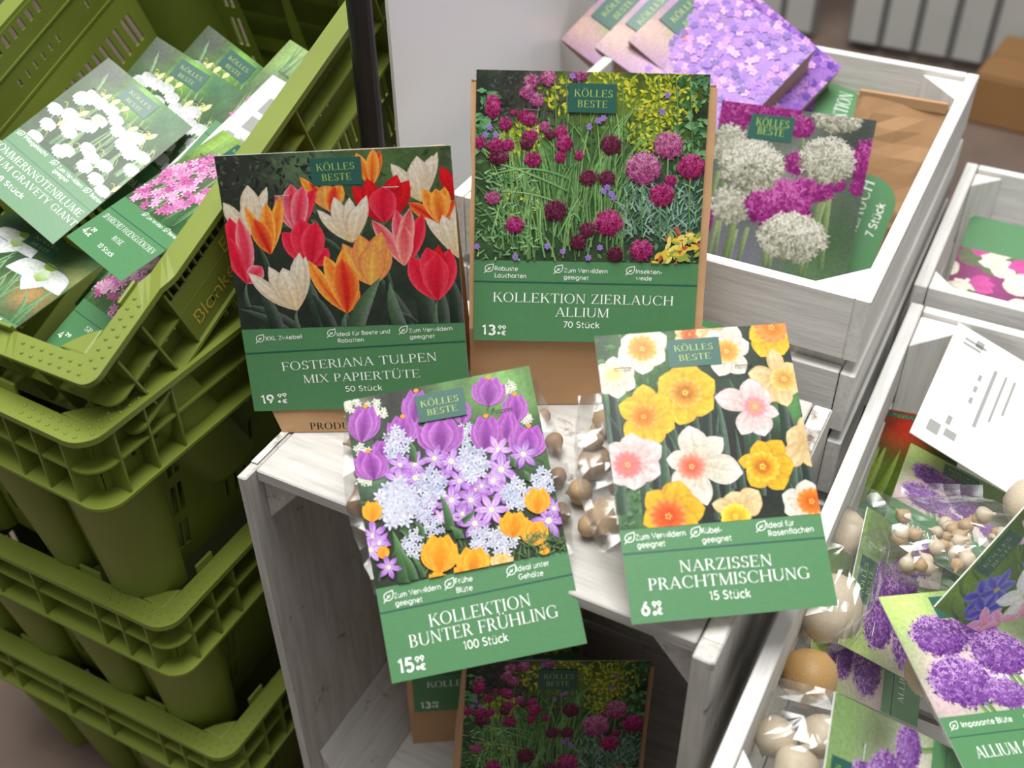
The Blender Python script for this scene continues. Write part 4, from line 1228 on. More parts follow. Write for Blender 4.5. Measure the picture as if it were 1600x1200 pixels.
U0 = (0.009, 0.322, 0.287)
wood_crate('white wooden crate holding the violet flower packets, on top of the back stack', Matrix.Translation(U0), 0.4, 0.495, 0.3, nend=4, nside=4, seed=2, block=0.046, zig=0.0012)
wood_crate('white wooden crate at the foot of the back stack behind the shelf crate', Matrix.Translation((0.009, 0.322, 0.0)), 0.4, 0.495, 0.286, seed=3, block=0.046, zig=0.0012)
wood_crate('white wooden crate of bulb bags at the front right', Matrix.Translation((0.421, -0.1, 0.23)), 0.42, 0.635, 0.229, nend=3, nside=3, seed=8, block=0.05)
wood_crate('white wooden crate under the front right crate of bulb bags', Matrix.Translation((0.421, -0.1, 0.0)), 0.42, 0.635, 0.229, nend=3, nside=3, seed=9, block=0.05)
wood_crate('white wooden crate with pink and white tulip packets at the back right', Matrix.Translation((0.418, 0.55, 0.23)), 0.42, 0.29, 0.24, nend=3, nside=2, seed=10, block=0.03)
wood_crate('white wooden crate under the back right crate of tulip packets', Matrix.Translation((0.418, 0.55, 0.0)), 0.42, 0.29, 0.229, nend=3, nside=3, seed=11, block=0.03)

# black post and the white sheet behind it
post = empty('display_post', Matrix.Translation((-0.021, 0.247, 0)), 'black metal post standing between the green crates and the white crates', 'post')
b = MB()
b.loft([[(0.0105 * math.cos(i * math.pi / 8), 0.0105 * math.sin(i * math.pi / 8), z) for i in range(16)] for z in (0.012, 1.1)])
b.build('pole', BLACK, post, smooth=False)
b = MB(); b.loft([[(0.0125 * math.cos(i * math.pi / 8), 0.0125 * math.sin(i * math.pi / 8), z) for i in range(16)] for z in (0.001, 0.012)])
b.build('foot_cap', BLACK, post)

rings = []
prof = [(-0.044, 0.322), (-0.048, 0.40), (-0.052, 0.5), (-0.056, 0.62), (-0.07, 0.75), (-0.085, 0.86), (-0.12, 0.95), (-0.17, 1.0)]
b = MB()
vs, fs = [], []
for k, z in enumerate((0.001, 0.3, 0.52, 0.6, 0.9, 1.25)):
    for x_, y_ in prof: vs.append((x_ - 0.12 * max(0, z - 0.9), y_, z))
    for x_, y_ in prof: vs.append((x_ - 0.004 - 0.12 * max(0, z - 0.9), y_ + 0.001, z))
n = len(prof); st = 2 * n
for k in range(5):
    for i in range(n - 1):
        fs.append((k * st + i, k * st + i + 1, (k + 1) * st + i + 1, (k + 1) * st + i))
        fs.append((k * st + n + i, (k + 1) * st + n + i, (k + 1) * st + n + i + 1, k * st + n + i + 1))
    for i in (0, n - 1):
        fs.append((k * st + i, k * st + n + i, (k + 1) * st + n + i, (k + 1) * st + i))
for k in (0, 5):
    for i in range(n - 1):
        fs.append((k * st + i, k * st + i + 1, k * st + n + i + 1, k * st + n + i))
b.add(vs, fs)
tag(b.build('white_sheet', PANEL, smooth=False), 'tall smooth white plastic sheet standing behind the black post', 'sheet')


# ------------------------------------------------------------------ green stacking crates
def rrect(x0, x1, y0, y1, r, n=6):
    out = []
    for cx, cy, a0 in ((x1 - r, y0 + r, -90), (x1 - r, y1 - r, 0), (x0 + r, y1 - r, 90), (x0 + r, y0 + r, 180)):
        for i in range(n + 1):
            a = math.radians(a0 + 90 * i / n)
            out.append((cx + r * math.cos(a), cy + r * math.sin(a)))
    return out


def dense(pts, step=0.012):
    out = []
    for i in range(len(pts)):
        a, b_ = pts[i], pts[(i + 1) % len(pts)]
        L = math.hypot(b_[0] - a[0], b_[1] - a[1])
        k = max(1, int(L / step))
        for j in range(k): out.append((a[0] + (b_[0] - a[0]) * j / k, a[1] + (b_[1] - a[1]) * j / k))
    return out


def ring_slab(mb_, o, i_, z0, z1, dz=None):
    """flat frame between two outlines; dz(x, y) lifts it locally"""
    dz = dz or (lambda x, y: 0)
    n_ = len(o)
    vs = [(x, y, z1 + dz(x, y)) for x, y in o] + [(x, y, z1 + dz(x, y)) for x, y in i_] + [(x, y, z0 + dz(x, y)) for x, y in i_] + [(x, y, z0 + dz(x, y)) for x, y in o]
    fs = []
    for k in range(n_):
        j = (k + 1) % n_
        for q in range(4):
            a, c = q * n_, ((q + 1) % 4) * n_
            fs.append((a + k, a + j, c + j, c + k))
    mb_.add(vs, fs)


def slot_panel(mb_, L, Hh, holes, f, th):
    """thin plate L x Hh with rectangular slots cut through; f(u, v, w) places it"""
    us = sorted(set([0, L] + [round(h, 5) for q in holes for h in q[:2]]))
    vs_ = sorted(set([0, Hh] + [round(h, 5) for q in holes for h in q[2:]]))
    nu, nv = len(us) - 1, len(vs_) - 1

    def solid(i, j):
        if i < 0 or j < 0 or i >= nu or j >= nv: return False
        u, v = (us[i] + us[i + 1]) / 2, (vs_[j] + vs_[j + 1]) / 2
        return not any(a < u < b_ and c < v < d for a, b_, c, d in holes)
    sol = [[solid(i, j) for j in range(nv)] for i in range(nu)]
    g = lambda i, j: sol[i][j] if 0 <= i < nu and 0 <= j < nv else False
    idx, V, F = {}, [], []

    def vid(i, j, w):
        if (i, j, w) not in idx:
            idx[(i, j, w)] = len(V); V.append(f(us[i], vs_[j], w * th))
        return idx[(i, j, w)]
    for i in range(nu):
        for j in range(nv):
            if not sol[i][j]: continue
            F.append((vid(i, j, 1), vid(i + 1, j, 1), vid(i + 1, j + 1, 1), vid(i, j + 1, 1)))
            F.append((vid(i, j, 0), vid(i, j + 1, 0), vid(i + 1, j + 1, 0), vid(i + 1, j, 0)))
            for di, dj, p, q in ((-1, 0, (i, j), (i, j + 1)), (1, 0, (i + 1, j), (i + 1, j + 1)), (0, -1, (i, j), (i + 1, j)), (0, 1, (i, j + 1), (i + 1, j + 1))):
                if not g(i + di, j + dj):
                    F.append((vid(*p, 0), vid(*q, 0), vid(*q, 1), vid(*p, 1)))
    mb_.add(V, F)


def green_crate(mat, label, WX=0.40, WY=0.44, h=0.245, corner_up=0.0, text=False):
    root = empty('stacking_crate', mat, label, 'crate', 'green stacking crates')
    x0, x1, y0, y1 = -WX, 0.0, 0.0, WY
    n_ = 6
    rc = 0.012 if text else 0.022
    out = rrect(x0, x1, y0, y1, rc, n_)
    ins = lambda d, r=0.02: rrect(x0 + d, x1 - d, y0 + d, y1 - d, max(0.006, r), n_)

    def paired(d, r=0.02):
        o, i_ = rrect(x0, x1, y0, y1, rc, n_), ins(d, r)
        O, I = [], []
        N = len(o)
        for k in range(N):
            j = (k + 1) % N
            L = math.hypot(o[j][0] - o[k][0], o[j][1] - o[k][1])
            c = max(1, int(L / 0.008))
            for q in range(c):
                O.append((o[k][0] + (o[j][0] - o[k][0]) * q / c, o[k][1] + (o[j][1] - o[k][1]) * q / c))
                I.append((i_[k][0] + (i_[j][0] - i_[k][0]) * q / c, i_[k][1] + (i_[j][1] - i_[k][1]) * q / c))
        return O, I

    def lift(x, y):
        d = min(math.hypot(x - cx, y - cy) for cx, cy in ((x0, y0), (x0, y1), (x1, y0), (x1, y1)))
        return corner_up * min(1, max(0, (0.105 - d) / 0.012))
    # rim: broad flat frame with a turned-down lip and grip studs near the front corner
    rim = MB()
    O, I = paired(0.021)
    ring_slab(rim, O, I, -0.0055, 0.0, lift)
    for side in (0, 1):
        for k in range(7):
            for row in (0, 1):
                t = 0.016 + k * 0.0095 + (0.0045 if row else 0)
                w = 0.007 + row * 0.0075
                cx, cy = (-t, w) if side == 0 else (-w, t)
                zb = lift(cx, cy)
                r = 0.0017
                rim.loft([[(cx + rr * math.cos(i * math.pi / 4), cy + rr * math.sin(i * math.pi / 4), zb + zz) for i in range(8)] for rr, zz in ((r, 0), (r * 0.85, 0.0008), (r * 0.4, 0.0013))])
    rim.build('rim', GREEN, root)
    # corner gussets and finger tabs on the inside of the rim
    for cx, cy, sx, sy in ((x0, y0, 1, 1), (x0, y1, 1, -1), (x1, y0, -1, 1), (x1, y1, -1, -1)):
        m_ = MB()
        q = [(0.0215, 0.0215), (0.047, 0.0215), (0.040, 0.031), (0.031, 0.040), (0.0215, 0.047)]
        q = [(cx + sx * a, cy + sy * b_) for a, b_ in q]
        if sx * sy < 0: q.reverse()
        m_.prism(q, -0.05, 0.0005 + corner_up)
        m_.build('corner_gusset', GREEN, root, 0.002, segs=2)
    for tx, ty, dx, dy in ((x1 - 0.0235, y0 + 0.068, 0.003, 0.022), (x0 + 0.0205, y0 + 0.068, 0.003, 0.022), (x1 - 0.12, y0 + 0.0205, 0.026, 0.003), (x0 + 0.1, y0 + 0.0205, 0.026, 0.003)):
        m_ = MB()
        m_.box(tx, tx + dx, ty, ty + dy, -0.02, 0.009)
        m_.build('finger_tab', GREEN, root, 0.0012, segs=2)
    # inner skirt with square windows, ribs and lower flange
    bd = 0.07
    for nm, L, f in (('skirt', WX - 0.044, lambda u, v, w: (x0 + 0.022 + u, y0 + 0.0215 - w, -bd + v)),
                     ('skirt', WY - 0.044, lambda u, v, w: (x1 - 0.0215 + w, y0 + 0.022 + u, -bd + v)),
                     ('skirt', WX - 0.044, lambda u, v, w: (x0 + 0.022 + u, y1 - 0.0215 + w, -bd + v)),
                     ('skirt', WY - 0.044, lambda u, v, w: (x0 + 0.0215 - w, y0 + 0.022 + u, -bd + v))):
        holes = []
        k = 0
        u = 0.03
        while u < L - 0.035:
            if k % 9 < 6:
                holes.append((u, u + 0.006, 0.05, 0.062))
                holes.append((u, u + 0.004, 0.012, 0.02))
            k += 1
            u += 0.0125
        m_ = MB()
        slot_panel(m_, L, bd - 0.004, holes, f, 0.002)
        m_.build(nm, GREEN, root)
    rb = MB()
    O, I = paired(0.0225)
    ring_slab(rb, O, I, -bd - 0.003, -bd)
    O, I = paired(0.0225)
    sh = [(o[0] * 0.85 + i_[0] * 0.15, o[1] * 0.85 + i_[1] * 0.15) for o, i_ in zip(O, I)]
    ring_slab(rb, sh, I, -0.037, -0.035)
    if not text:
        O, I = paired(0.0375)
        _, O = paired(0.0225)
        ring_slab(rb, O, I, -bd - 0.003, -bd)
    rb.build('lower_flange', GREEN, root)
    for side, (L, f) in enumerate(((WX, lambda u, d0, d1, z0_, z1_: (x0 + u - 0.001, x0 + u + 0.001, y0 + d0, y0 + d1, z0_, z1_)), (WX, lambda u, d0, d1, z0_, z1_: (x0 + u - 0.001, x0 + u + 0.001, y1 - d1, y1 - d0, z0_, z1_)),
                 (WY, lambda u, d0, d1, z0_, z1_: (x1 - d1, x1 - d0, y0 + u - 0.001, y0 + u + 0.001, z0_, z1_)), (WY, lambda u, d0, d1, z0_, z1_: (x0 + d0, x0 + d1, y0 + u - 0.001, y0 + u + 0.001, z0_, z1_)))):
        for u in (0.03, 0.062, 0.092, L * 0.5 - 0.03, L * 0.5 + 0.03, L - 0.092, L - 0.062, L - 0.03):
            rb = MB()
            rb.box(*f(u, 0.002, 0.0195, -bd, -0.005))
            rb.build('rib', GREEN, root)
        if text and side == 2:
            rb = MB()
            rb.box(x1 - 0.0055, x1 - 0.0035, y0 + 0.093, y0 + L * 0.5 - 0.031, -bd - 0.001, -0.018)
            rb.build('label_panel', GREEN, root)
            for k in range(9):
                rb = MB(); u = 0.097 + k * 0.0085
                rb.box(x1 - 0.013, x1 - 0.0036, y0 + u, y0 + u + 0.0016, -0.018, -0.0055)
                rb.build('rib', GREEN, root)
    # tapering walls with slot fields
    zt, zb_ = -bd - 0.002, -h
    tp = 0.02
    d = 0.0098 if text else 0.024

    def wallf(side):
        Hh = zt - zb_

        def f(u, v, w):
            k = d + tp * (1 - v / Hh)
            z = zb_ + v
            if side == 0: return (x0 + u, y0 + k + 0.012 - w, z)
            if side == 1: return (x1 - k - 0.012 + w, y0 + u, z)
            if side == 2: return (x0 + u, y1 - k - 0.012 + w, z)
            return (x0 + k + 0.012 - w, y0 + u, z)
        return f
    Hh = zt - zb_
    for side in range(4):
        L = WX if side in (0, 2) else WY
        holes = []
        rows = ((0.02, 0.055), (0.068, 0.104), (0.117, 0.150)) if Hh > 0.12 else ((0.02, 0.05), (0.06, 0.085))
        for u in (0.0935, 0.102, L - 0.0995, L - 0.108):
            for v0, v1 in rows: holes.append((u, u + 0.006, v0, v1))
        cut = 0.182 if side in (0, 2) else (0.11 if text else 0.16)
        u = cut
        while u + 0.006 < L - cut:
            for v0, v1 in rows:
                if abs(u - L / 2) > 0.012:
                    holes.append((u, u + 0.0055, v0, v1) if text else (u, u + 0.0045, v0 + 0.012, v1))
            u += 0.0125
        m_ = MB()
        slot_panel(m_, L - 0.116, Hh, [(a - 0.058, b_ - 0.058, c, e_) for a, b_, c, e_ in holes], (lambda fn: (lambda u, v, w: fn(u + 0.058, v, w)))(wallf(side)), 0.0025)
        m_.build('wall', GREEN, root)
    # rounded columns swelling out of the walls: one round every corner, one beside it on the short sides
    def column(cx, cy, ax, ay, w):
        m_ = MB()
        rings = []
        for q in range(7):
            t = q / 6
            z = zt + (zb_ - zt) * t
            k = d + tp * t
            ww = w * (1 - 0.3 * t)
            ring = []
            for i in range(15):
                a = math.pi * i / 14
                s_, o_ = -math.cos(a) * ww / 2, max(0, math.sin(a)) ** 0.7 * min(0.03 - 0.008 * t, k + 0.009)
                if ay: ring.append((cx + s_, cy + ay * (k + 0.012 - o_), z))
                else: ring.append((cx + ax * (k + 0.012 - o_), cy + s_, z))
            rings.append(ring)
        m_.loft(rings, cap=False)
        m_.build('column', GREEN, root, smooth=True)
    for u in (0.146, WX - 0.146):
        column(x0 + u, y0, 0, 1, 0.066); column(x0 + u, y1, 0, -1, 0.066)
    for cx, cy, sx, sy in ((x0, y0, 1, 1), (x0, y1, 1, -1), (x1, y0, -1, 1), (x1, y1, -1, -1)):
        m_ = MB()
        rings = []
        for q in range(8):
            t = q / 7
            z = zt + (zb_ - zt) * t
            k = max(0.002, d - 0.012 + (tp + 0.004) * t)
            arm = 0.066 + 0.016 * t
            wp = d + tp * t + 0.012
            rr = arm - k
            pts = [(arm + 0.007, wp + 0.001), (arm + 0.004, k + (wp - k) * 0.5)]
            for i in range(13):
                a = math.radians(90 - 90 * i / 12)
                pts.append((arm - rr * max(0, math.cos(a)) ** 0.72, arm - rr * max(0, math.sin(a)) ** 0.72))
            pts += [(k + (wp - k) * 0.5, arm + 0.004), (wp + 0.001, arm + 0.007)]
            rings.append([(cx + sx * px_, cy + sy * py_, z) for px_, py_ in pts])
        m_.loft(rings, cap=False)
        m_.build('corner_column', GREEN, root, smooth=True)
    holes = []
    Lb, Wb = WX - 2 * (d + tp + 0.012), WY - 2 * (d + tp + 0.012)
    m_ = MB()
    slot_panel(m_, Lb, Wb, holes, lambda u, v, w: (x0 + d + tp + 0.012 + u, y0 + d + tp + 0.012 + v, -h + w), 0.003)
    m_.build('base', GREEN, root)
    if text:
        t_ = MB()
        for s_, ya, hh, zz in (('Blanke', 0.102, 0.0135, -0.060), ('E-', 0.158, 0.0135, -0.036)):
            polys, wd = sans_polys(s_)
            k = hh
            for q in polys:
                t_.add([(x1 - 0.0032, y0 + ya + a * k, zz + b_ * k) for a, b_ in q], [tuple(range(len(q)))])
        t_.build('moulded_lettering', MOULD_TXT, root)
    return root


Z = lambda deg: Matrix.Rotation(math.radians(deg), 4, 'Z')
TILT = math.radians(22)
C1 = Matrix.Translation((-0.06, -0.071, 0.6074)) @ Matrix.Rotation(TILT, 4, 'X')
green_crate(C1, 'top green plastic crate, tilted forward and full of flower packets', WX=0.365, WY=0.52, corner_up=0.005, text=True)
green_crate(Matrix.Translation((-0.061, -0.094, 0.5686)) @ Z(-2.5), 'second green plastic crate from the top of the stack')
green_crate(Matrix.Translation((-0.063, -0.074, 0.3320)), 'third green plastic crate from the top, with black gaps under it')
green_crate(Matrix.Translation((-0.053, -0.063, 0.1190)), 'lowest green plastic crate of the stack, standing on the brown floor', h=0.244)


# ------------------------------------------------------------------ flower bulb packets
# card width, height, centre, reading direction, upward direction
CARDS = {
    'tulip': (0.1800, 0.2108, (0.0444, 0.1034, 0.6259), (0.9044, 0.4219, 0.0633), (-0.1764, 0.2348, 0.9559)),
    'allium': (0.1800, 0.2125, (0.1920, 0.2315, 0.6640), (0.8835, 0.4671, -0.0354), (-0.1633, 0.3780, 0.9113)),
    'crocus': (0.1400, 0.2057, (0.2024, 0.0010, 0.5324), (0.7951, 0.5975, 0.1038), (-0.5254, 0.5931, 0.6101)),
    'daff': (0.1440, 0.2085, (0.3543, 0.0949, 0.5713), (0.8228, 0.5680, -0.0191), (-0.4716, 0.7011, 0.5349)),
    'gardenmix': (0.1650, 0.1665, (0.2568, 0.6163, 0.5067), (0.9571, 0.2830, -0.0620), (-0.0878, 0.4873, 0.8688)),
    'lowA': (0.1800, 0.1938, (0.2330, 0.0960, 0.1349), (0.8423, 0.5272, -0.1122), (-0.1060, 0.3660, 0.9245)),
    'snowA': (0.1113, 0.1743, (-0.3087, 0.1806, 0.6273), (0.8988, -0.0787, -0.4313), (0.2256, 0.9265, 0.3012)),
    'snowB': (0.1113, 0.1743, (-0.2902, 0.2443, 0.6202), (0.9502, -0.0553, -0.3067), (0.2120, 0.8362, 0.5058)),
    'snowC': (0.1113, 0.1743, (-0.2718, 0.2889, 0.6163), (0.9280, -0.1425, -0.3444), (0.3191, 0.7810, 0.5368)),
    'backC1': (0.1113, 0.1575, (-0.1775, 0.2548, 0.6241), (0.9493, -0.3117, -0.0406), (0.2983, 0.8526, 0.4292)),
    'pink': (0.0945, 0.1743, (-0.1710, 0.1503, 0.6209), (0.9495, -0.3127, -0.0266), (0.3096, 0.9196, 0.2420)),
    'snowdrop': (0.1113, 0.1743, (-0.3197, 0.0479, 0.5507), (0.9556, 0.0353, -0.2927), (-0.0403, 0.9991, -0.0111)),
    'darkA': (0.0840, 0.1470, (-0.2144, 0.1063, 0.5268), (0.9749, -0.1882, -0.1190), (0.2223, 0.8556, 0.4674)),
    'darkB': (0.0840, 0.1470, (-0.2428, 0.1689, 0.5230), (0.9798, -0.1540, -0.1279), (0.1973, 0.8519, 0.4852)),
    'pinkfar': (0.1113, 0.1743, (-0.1669, 0.2908, 0.6277), (0.9558, -0.1256, -0.2660), (0.2376, 0.8629, 0.4461)),
    'rWhite': (0.1180, 0.1500, (0.5214, 0.4394, 0.4269), (0.9317, 0.0218, -0.3627), (0.0597, 0.9754, 0.2121)),
    'rA': (0.1100, 0.1660, (0.5176, 0.3467, 0.3683), (0.9710, -0.0276, -0.2375), (-0.0154, 0.9840, -0.1774)),
    'rD': (0.1180, 0.1660, (0.5136, 0.2199, 0.3668), (-0.1091, 0.8827, 0.4571), (-0.6567, -0.4092, 0.6334)),
    'rE': (0.1150, 0.1660, (0.4868, 0.1950, 0.3437), (-0.1909, 0.8639, 0.4661), (-0.5554, -0.4866, 0.6744)),
    'rF': (0.1180, 0.1660, (0.5801, 0.1269, 0.4232), (0.7846, 0.6135, -0.0898), (-0.6089, 0.7897, 0.0754)),
    'rG': (0.1180, 0.1660, (0.5893, 0.2072, 0.4575), (0.3756, 0.5821, 0.7211), (-0.5307, -0.5028, 0.6823)),
    'rH': (0.1180, 0.1660, (0.5440, -0.0002, 0.4052), (-0.1736, 0.8961, 0.4086), (-0.6625, -0.4132, 0.6248)),
    'p1': (0.1500, 0.2000, (0.0555, 0.7493, 0.5895), (0.3840, 0.7580, 0.5272), (-0.9201, 0.2665, 0.2870)),
    'p2': (0.1500, 0.2000, (0.1157, 0.7174, 0.6016), (0.3493, 0.8103, 0.4706), (-0.9292, 0.2350, 0.2851)),
    'p3': (0.1500, 0.2000, (0.1480, 0.7390, 0.5922), (0.3244, 0.8570, 0.4003), (-0.8836, 0.1235, 0.4516)),
    'p4': (0.1300, 0.1900, (0.2121, 0.7663, 0.5417), (-0.0549, 0.9176, 0.3938), (-0.9797, -0.1256, 0.1561)),
    'gl': (0.1300, 0.1400, (0.2968, 0.6505, 0.4589), (0.0557, 0.6745, 0.7362), (-0.9658, -0.1505, 0.2110)),
    'r1a': (0.1500, 0.1900, (0.5150, 0.7200, 0.3850), (-1.0, 0.0, 0.0), (0.0, -0.93, -0.36)),
}


def frame(key, H=None):
    W, h, c, u, v = CARDS[key]
    u, v = Vector(u).normalized(), Vector(v)
    v = (v - u * v.dot(u)).normalized()
    n_ = u.cross(v)
    o = Vector(c) - v * (h / 2)
    if H and H != h:                        # keep the upper edge, change the length
        o = Vector(c) + v * (h / 2) - v * H
        h = H
    M_ = Matrix.Identity(4)
    for i in range(3): M_[i][0], M_[i][1], M_[i][2], M_[i][3] = u[i], v[i], n_[i], o[i]
    return M_, W, h


def put(mb_, polys, width, p0, p1, hgt, cap, z):
    dx, dy = p1[0] - p0[0], p1[1] - p0[1]
    L = math.hypot(dx, dy)
    ux, uy = dx / L, dy / L
    sx, sy = L / width, hgt / cap
    for q in polys:
        mb_.add([(p0[0] + ux * a * sx - uy * b_ * sy, p0[1] + uy * a * sx + ux * b_ * sy, z) for a, b_ in q], [tuple(range(len(q)))])


def leaf_icon(mb_, c, s, z):
    def ribbon(pts, w):
        for a, b_ in zip(pts, pts[1:]):
            dx, dy = b_[0] - a[0], b_[1] - a[1]
            l = math.hypot(dx, dy)
            nx, ny = -dy / l * w / 2, dx / l * w / 2
            mb_.add([(a[0] + nx, a[1] + ny, z), (a[0] - nx, a[1] - ny, z), (b_[0] - nx, b_[1] - ny, z), (b_[0] + nx, b_[1] + ny, z)], [(0, 1, 2, 3)])
    P = lambda x, y: (c[0] + x * s, c[1] + y * s)
    body = [P(-0.32, -0.32), P(-0.42, -0.05), P(-0.34, 0.22), P(-0.1, 0.38), P(0.2, 0.42), P(0.46, 0.5), P(0.46, 0.2), P(0.42, -0.05), P(0.3, -0.25), P(0.08, -0.36), P(-0.14, -0.36), P(-0.32, -0.32)]
    ribbon(body, 0.07 * s)
    ribbon([P(-0.5, -0.5), P(-0.2, -0.18), P(0.2, 0.12)], 0.07 * s)
    ribbon([P(-0.05, -0.05), P(-0.08, 0.14)], 0.06 * s)
    ribbon([P(-0.1, -0.1), P(0.16, -0.08)], 0.06 * s)


GENERIC = dict(
    badge=[(.34, .03), (.66, .03), (.66, .15), (.34, .15)], kolles=((.38, .085), (.62, .085)), beste=((.41, .132), (.59, .132)), bcap=.038,
    pic=((0, .64), (1, .64)), line=((0, .735), (1, .735)), fcap=.027, staples=[(.2, .2), (.74, .2)])


def packet(key, label, picture, spec, group=None, mark=None, H=None, print_from=None, back=False, round_corner=False, name='bulb_packet'):
    M_, W, H = frame(key, H)
    root = empty(name, M_, label, 'flower packet', group)
    sp = dict(GENERIC); sp.update(spec)
    # header card: folded board, green face, white edges
    m_ = MB()
    th = 0.0011
    if round_corner:
        pts = [(-W / 2, 0)] + [(W / 2 - 0.03 + 0.03 * math.sin(a), 0.0 + 0.03 - 0.03 * math.cos(a)) for a in [i * math.pi / 12 for i in range(7)]] + [(W / 2, H), (-W / 2, H)]
        m_.prism(pts, -th, 0)
    else:
        m_.box(-W / 2, W / 2, 0, H, -th, 0)
    card = m_.build('header_card', CARD_BACK if back else GREENCARD, root, 0.0)
    if not back:
        card.data.materials.append(CARD_BACK)
        for p_ in card.data.polygons:
            if p_.normal.z < 0.9: p_.material_index = 1
    P = Print(W, H, 0, mark)
    mm = P.m
    loc = lambda q: (mm(*q)[0] - W / 2, mm(*q)[1])
    if back:
        b_ = MB()
        R = random.Random(5)
        for (x_, y_, w_, h_) in sp['marks']:
            b_.add([(x_ * W - W / 2, (1 - y_) * H, 1e-4), ((x_ + w_) * W - W / 2, (1 - y_) * H, 1e-4), ((x_ + w_) * W - W / 2, (1 - y_ - h_) * H, 1e-4), (x_ * W - W / 2, (1 - y_ - h_) * H, 1e-4)], [(3, 2, 1, 0)])
        b_.build('printed_text', simple_mat('grey_print', srgb(150, 150, 148), 0.6), card)
        return root, M_, W, H
    if picture:
        y0 = (mm(*sp['pic'][0])[1] + mm(*sp['pic'][1])[1]) / 2
        if print_from:
            pic = link_mesh('flower_picture', print_from.data, card)
        else:
            P.y0 = y0
            picture(P)
            pic = P.build('flower_picture', card, 1e-4)
            pic['ink_depth'] = P.z
        root['picture'] = pic.name
        # brand badge with its lettering
        q = [loc(c) for c in sp['badge']]
        B_ = Print(W, H, 0)
        zb = (P.z if not print_from else print_from['ink_depth']) + 3e-4
        me = MB()
        me.add([(x_, y_, zb) for x_, y_ in q] + [(x_, y_, 1e-5) for x_, y_ in q], [(0, 3, 2, 1), (0, 1, 5, 4), (1, 2, 6, 5), (2, 3, 7, 6), (3, 0, 4, 7)])
        bd = me.build('brand_badge', simple_mat_cache('dark_teal_ink', srgb(40, 88, 76)), card)
        lt = MB()
        for word, (a, c), in (('KÖLLES', sp['kolles']), ('BESTE', sp['beste'])):
            polys, wd = serif_polys(word, 0.09)
            put(lt, polys, wd, loc(a), loc(c), sp['bcap'] * P.s, 1.0, zb + 1e-4)
        lb = lt.build('badge_lettering', simple_mat_cache('lime_ink', srgb(176, 196, 92)), card)
    zt = 2e-4
    if sp.get('line'):
        a, c = loc(sp['line'][0]), loc(sp['line'][1])
        w = 0.0006 if W > 0.12 else 0.0004
        ln = MB(); ln.add([(-W / 2, a[1] - w, zt), (W / 2, c[1] - w, zt), (W / 2, c[1] + w, zt), (-W / 2, a[1] + w, zt)], [(0, 1, 2, 3)])
        ln.build('divider_line', INK_LINE, card)
    if sp.get('titles'):
        t_ = MB()
        for word, a, c, cap in sp['titles']:
            polys, wd = serif_polys(word, 0.06)
            put(t_, polys, wd, loc(a), loc(c), cap * P.s, 1.0, zt)
        if sp.get('count'):
            word, a, c, cap = sp['count']
            polys, wd = sans_polys(word)
            put(t_, polys, wd, loc(a), loc(c), cap * P.s, 1.0, zt)
        t_.build('title_lettering', INK_W, card)
    if sp.get('feats'):
        t_ = MB()
        for word, a, c in sp['feats']:
            polys, wd = sans_polys(word)
            put(t_, polys, wd, loc(a), loc(c), sp['fcap'] * P.s, 1.0, zt)
        for c in sp.get('leaves', []):
            leaf_icon(t_, loc(c), sp['leaf'] * P.s, zt)
        t_.build('feature_lettering', INK_W, card)
    if sp.get('price'):
        t_ = MB()
        for word, a, c, cap in sp['price']:
            if word == '.':
                o_ = loc(a); r = cap * P.s
                t_.add([(o_[0] + r * math.cos(i * math.pi / 6), o_[1] + r * math.sin(i * math.pi / 6), zt) for i in range(12)], [tuple(range(12))])
                continue
            polys, wd = sans_polys(word, 0.07)
            put(t_, polys, wd, loc(a), loc(c), cap * P.s, 1.0, zt)
        t_.build('price_lettering', INK_W, card)
    for sx_, sy_ in sp.get('staples', []):
        c = loc((sx_, sy_))
        s_ = MB()
        z = 2.2e-3 if picture else 3e-4
        s_.tube([(c[0] - 0.006, c[1], 0.0), (c[0] - 0.006, c[1], z), (c[0] + 0.006, c[1], z), (c[0] + 0.006, c[1], 0.0)], 0.00035, 5)
        s_.build('staple', STEEL, card)
    return root, M_, W, H


_mc = {}


def simple_mat_cache(name, col):
    if name not in _mc: _mc[name] = simple_mat(name, col, 0.36)
    return _mc[name]


def paper_bag(root, M_, sections, mat=KRAFT, seed=1, amp=0.0012):
    """stand-up paper bag lofted through world-space sections: (front left, front right, depth vector)"""
    inv = M_.inverted()
    rings = []
    nf, ns = 10, 4
    for k, (a, b_, dv) in enumerate(sections):
        a, b_, dv = Vector(a), Vector(b_), Vector(dv)
        ring = []
        for i in range(nf + 1): ring.append(a + (b_ - a) * (i / nf))
        for i in range(1, ns): ring.append(b_ + dv * (i / ns) - (b_ - a).normalized() * 0.01 * math.sin(math.pi * i / ns))
        for i in range(nf + 1): ring.append(b_ + dv + (a - b_) * (i / nf))
        for i in range(1, ns): ring.append(a + dv * (1 - i / ns) + (b_ - a).normalized() * 0.01 * math.sin(math.pi * i / ns))
        rings.append(ring)
    # subdivide between sections
    fine = []
    for k in range(len(rings) - 1):
        for q in range(4):
            fine.append([p_.lerp(r_, q / 4) for p_, r_ in zip(rings[k], rings[k + 1])])
    fine.append(rings[-1])
    b = MB()
    out = []
    for k, ring in enumerate(fine):
        edge = min(k, len(fine) - 1 - k)
        o = []
        for p_ in ring:
            nz = noise.noise_vector(p_ * 28 + Vector((seed * 7, 0, 0))) * amp * (0 if k == 0 else 1)
            o.append(inv @ (p_ + nz))
        out.append(o)
    b.loft(out)
    return b.build('paper_bag', mat, root, smooth=False)


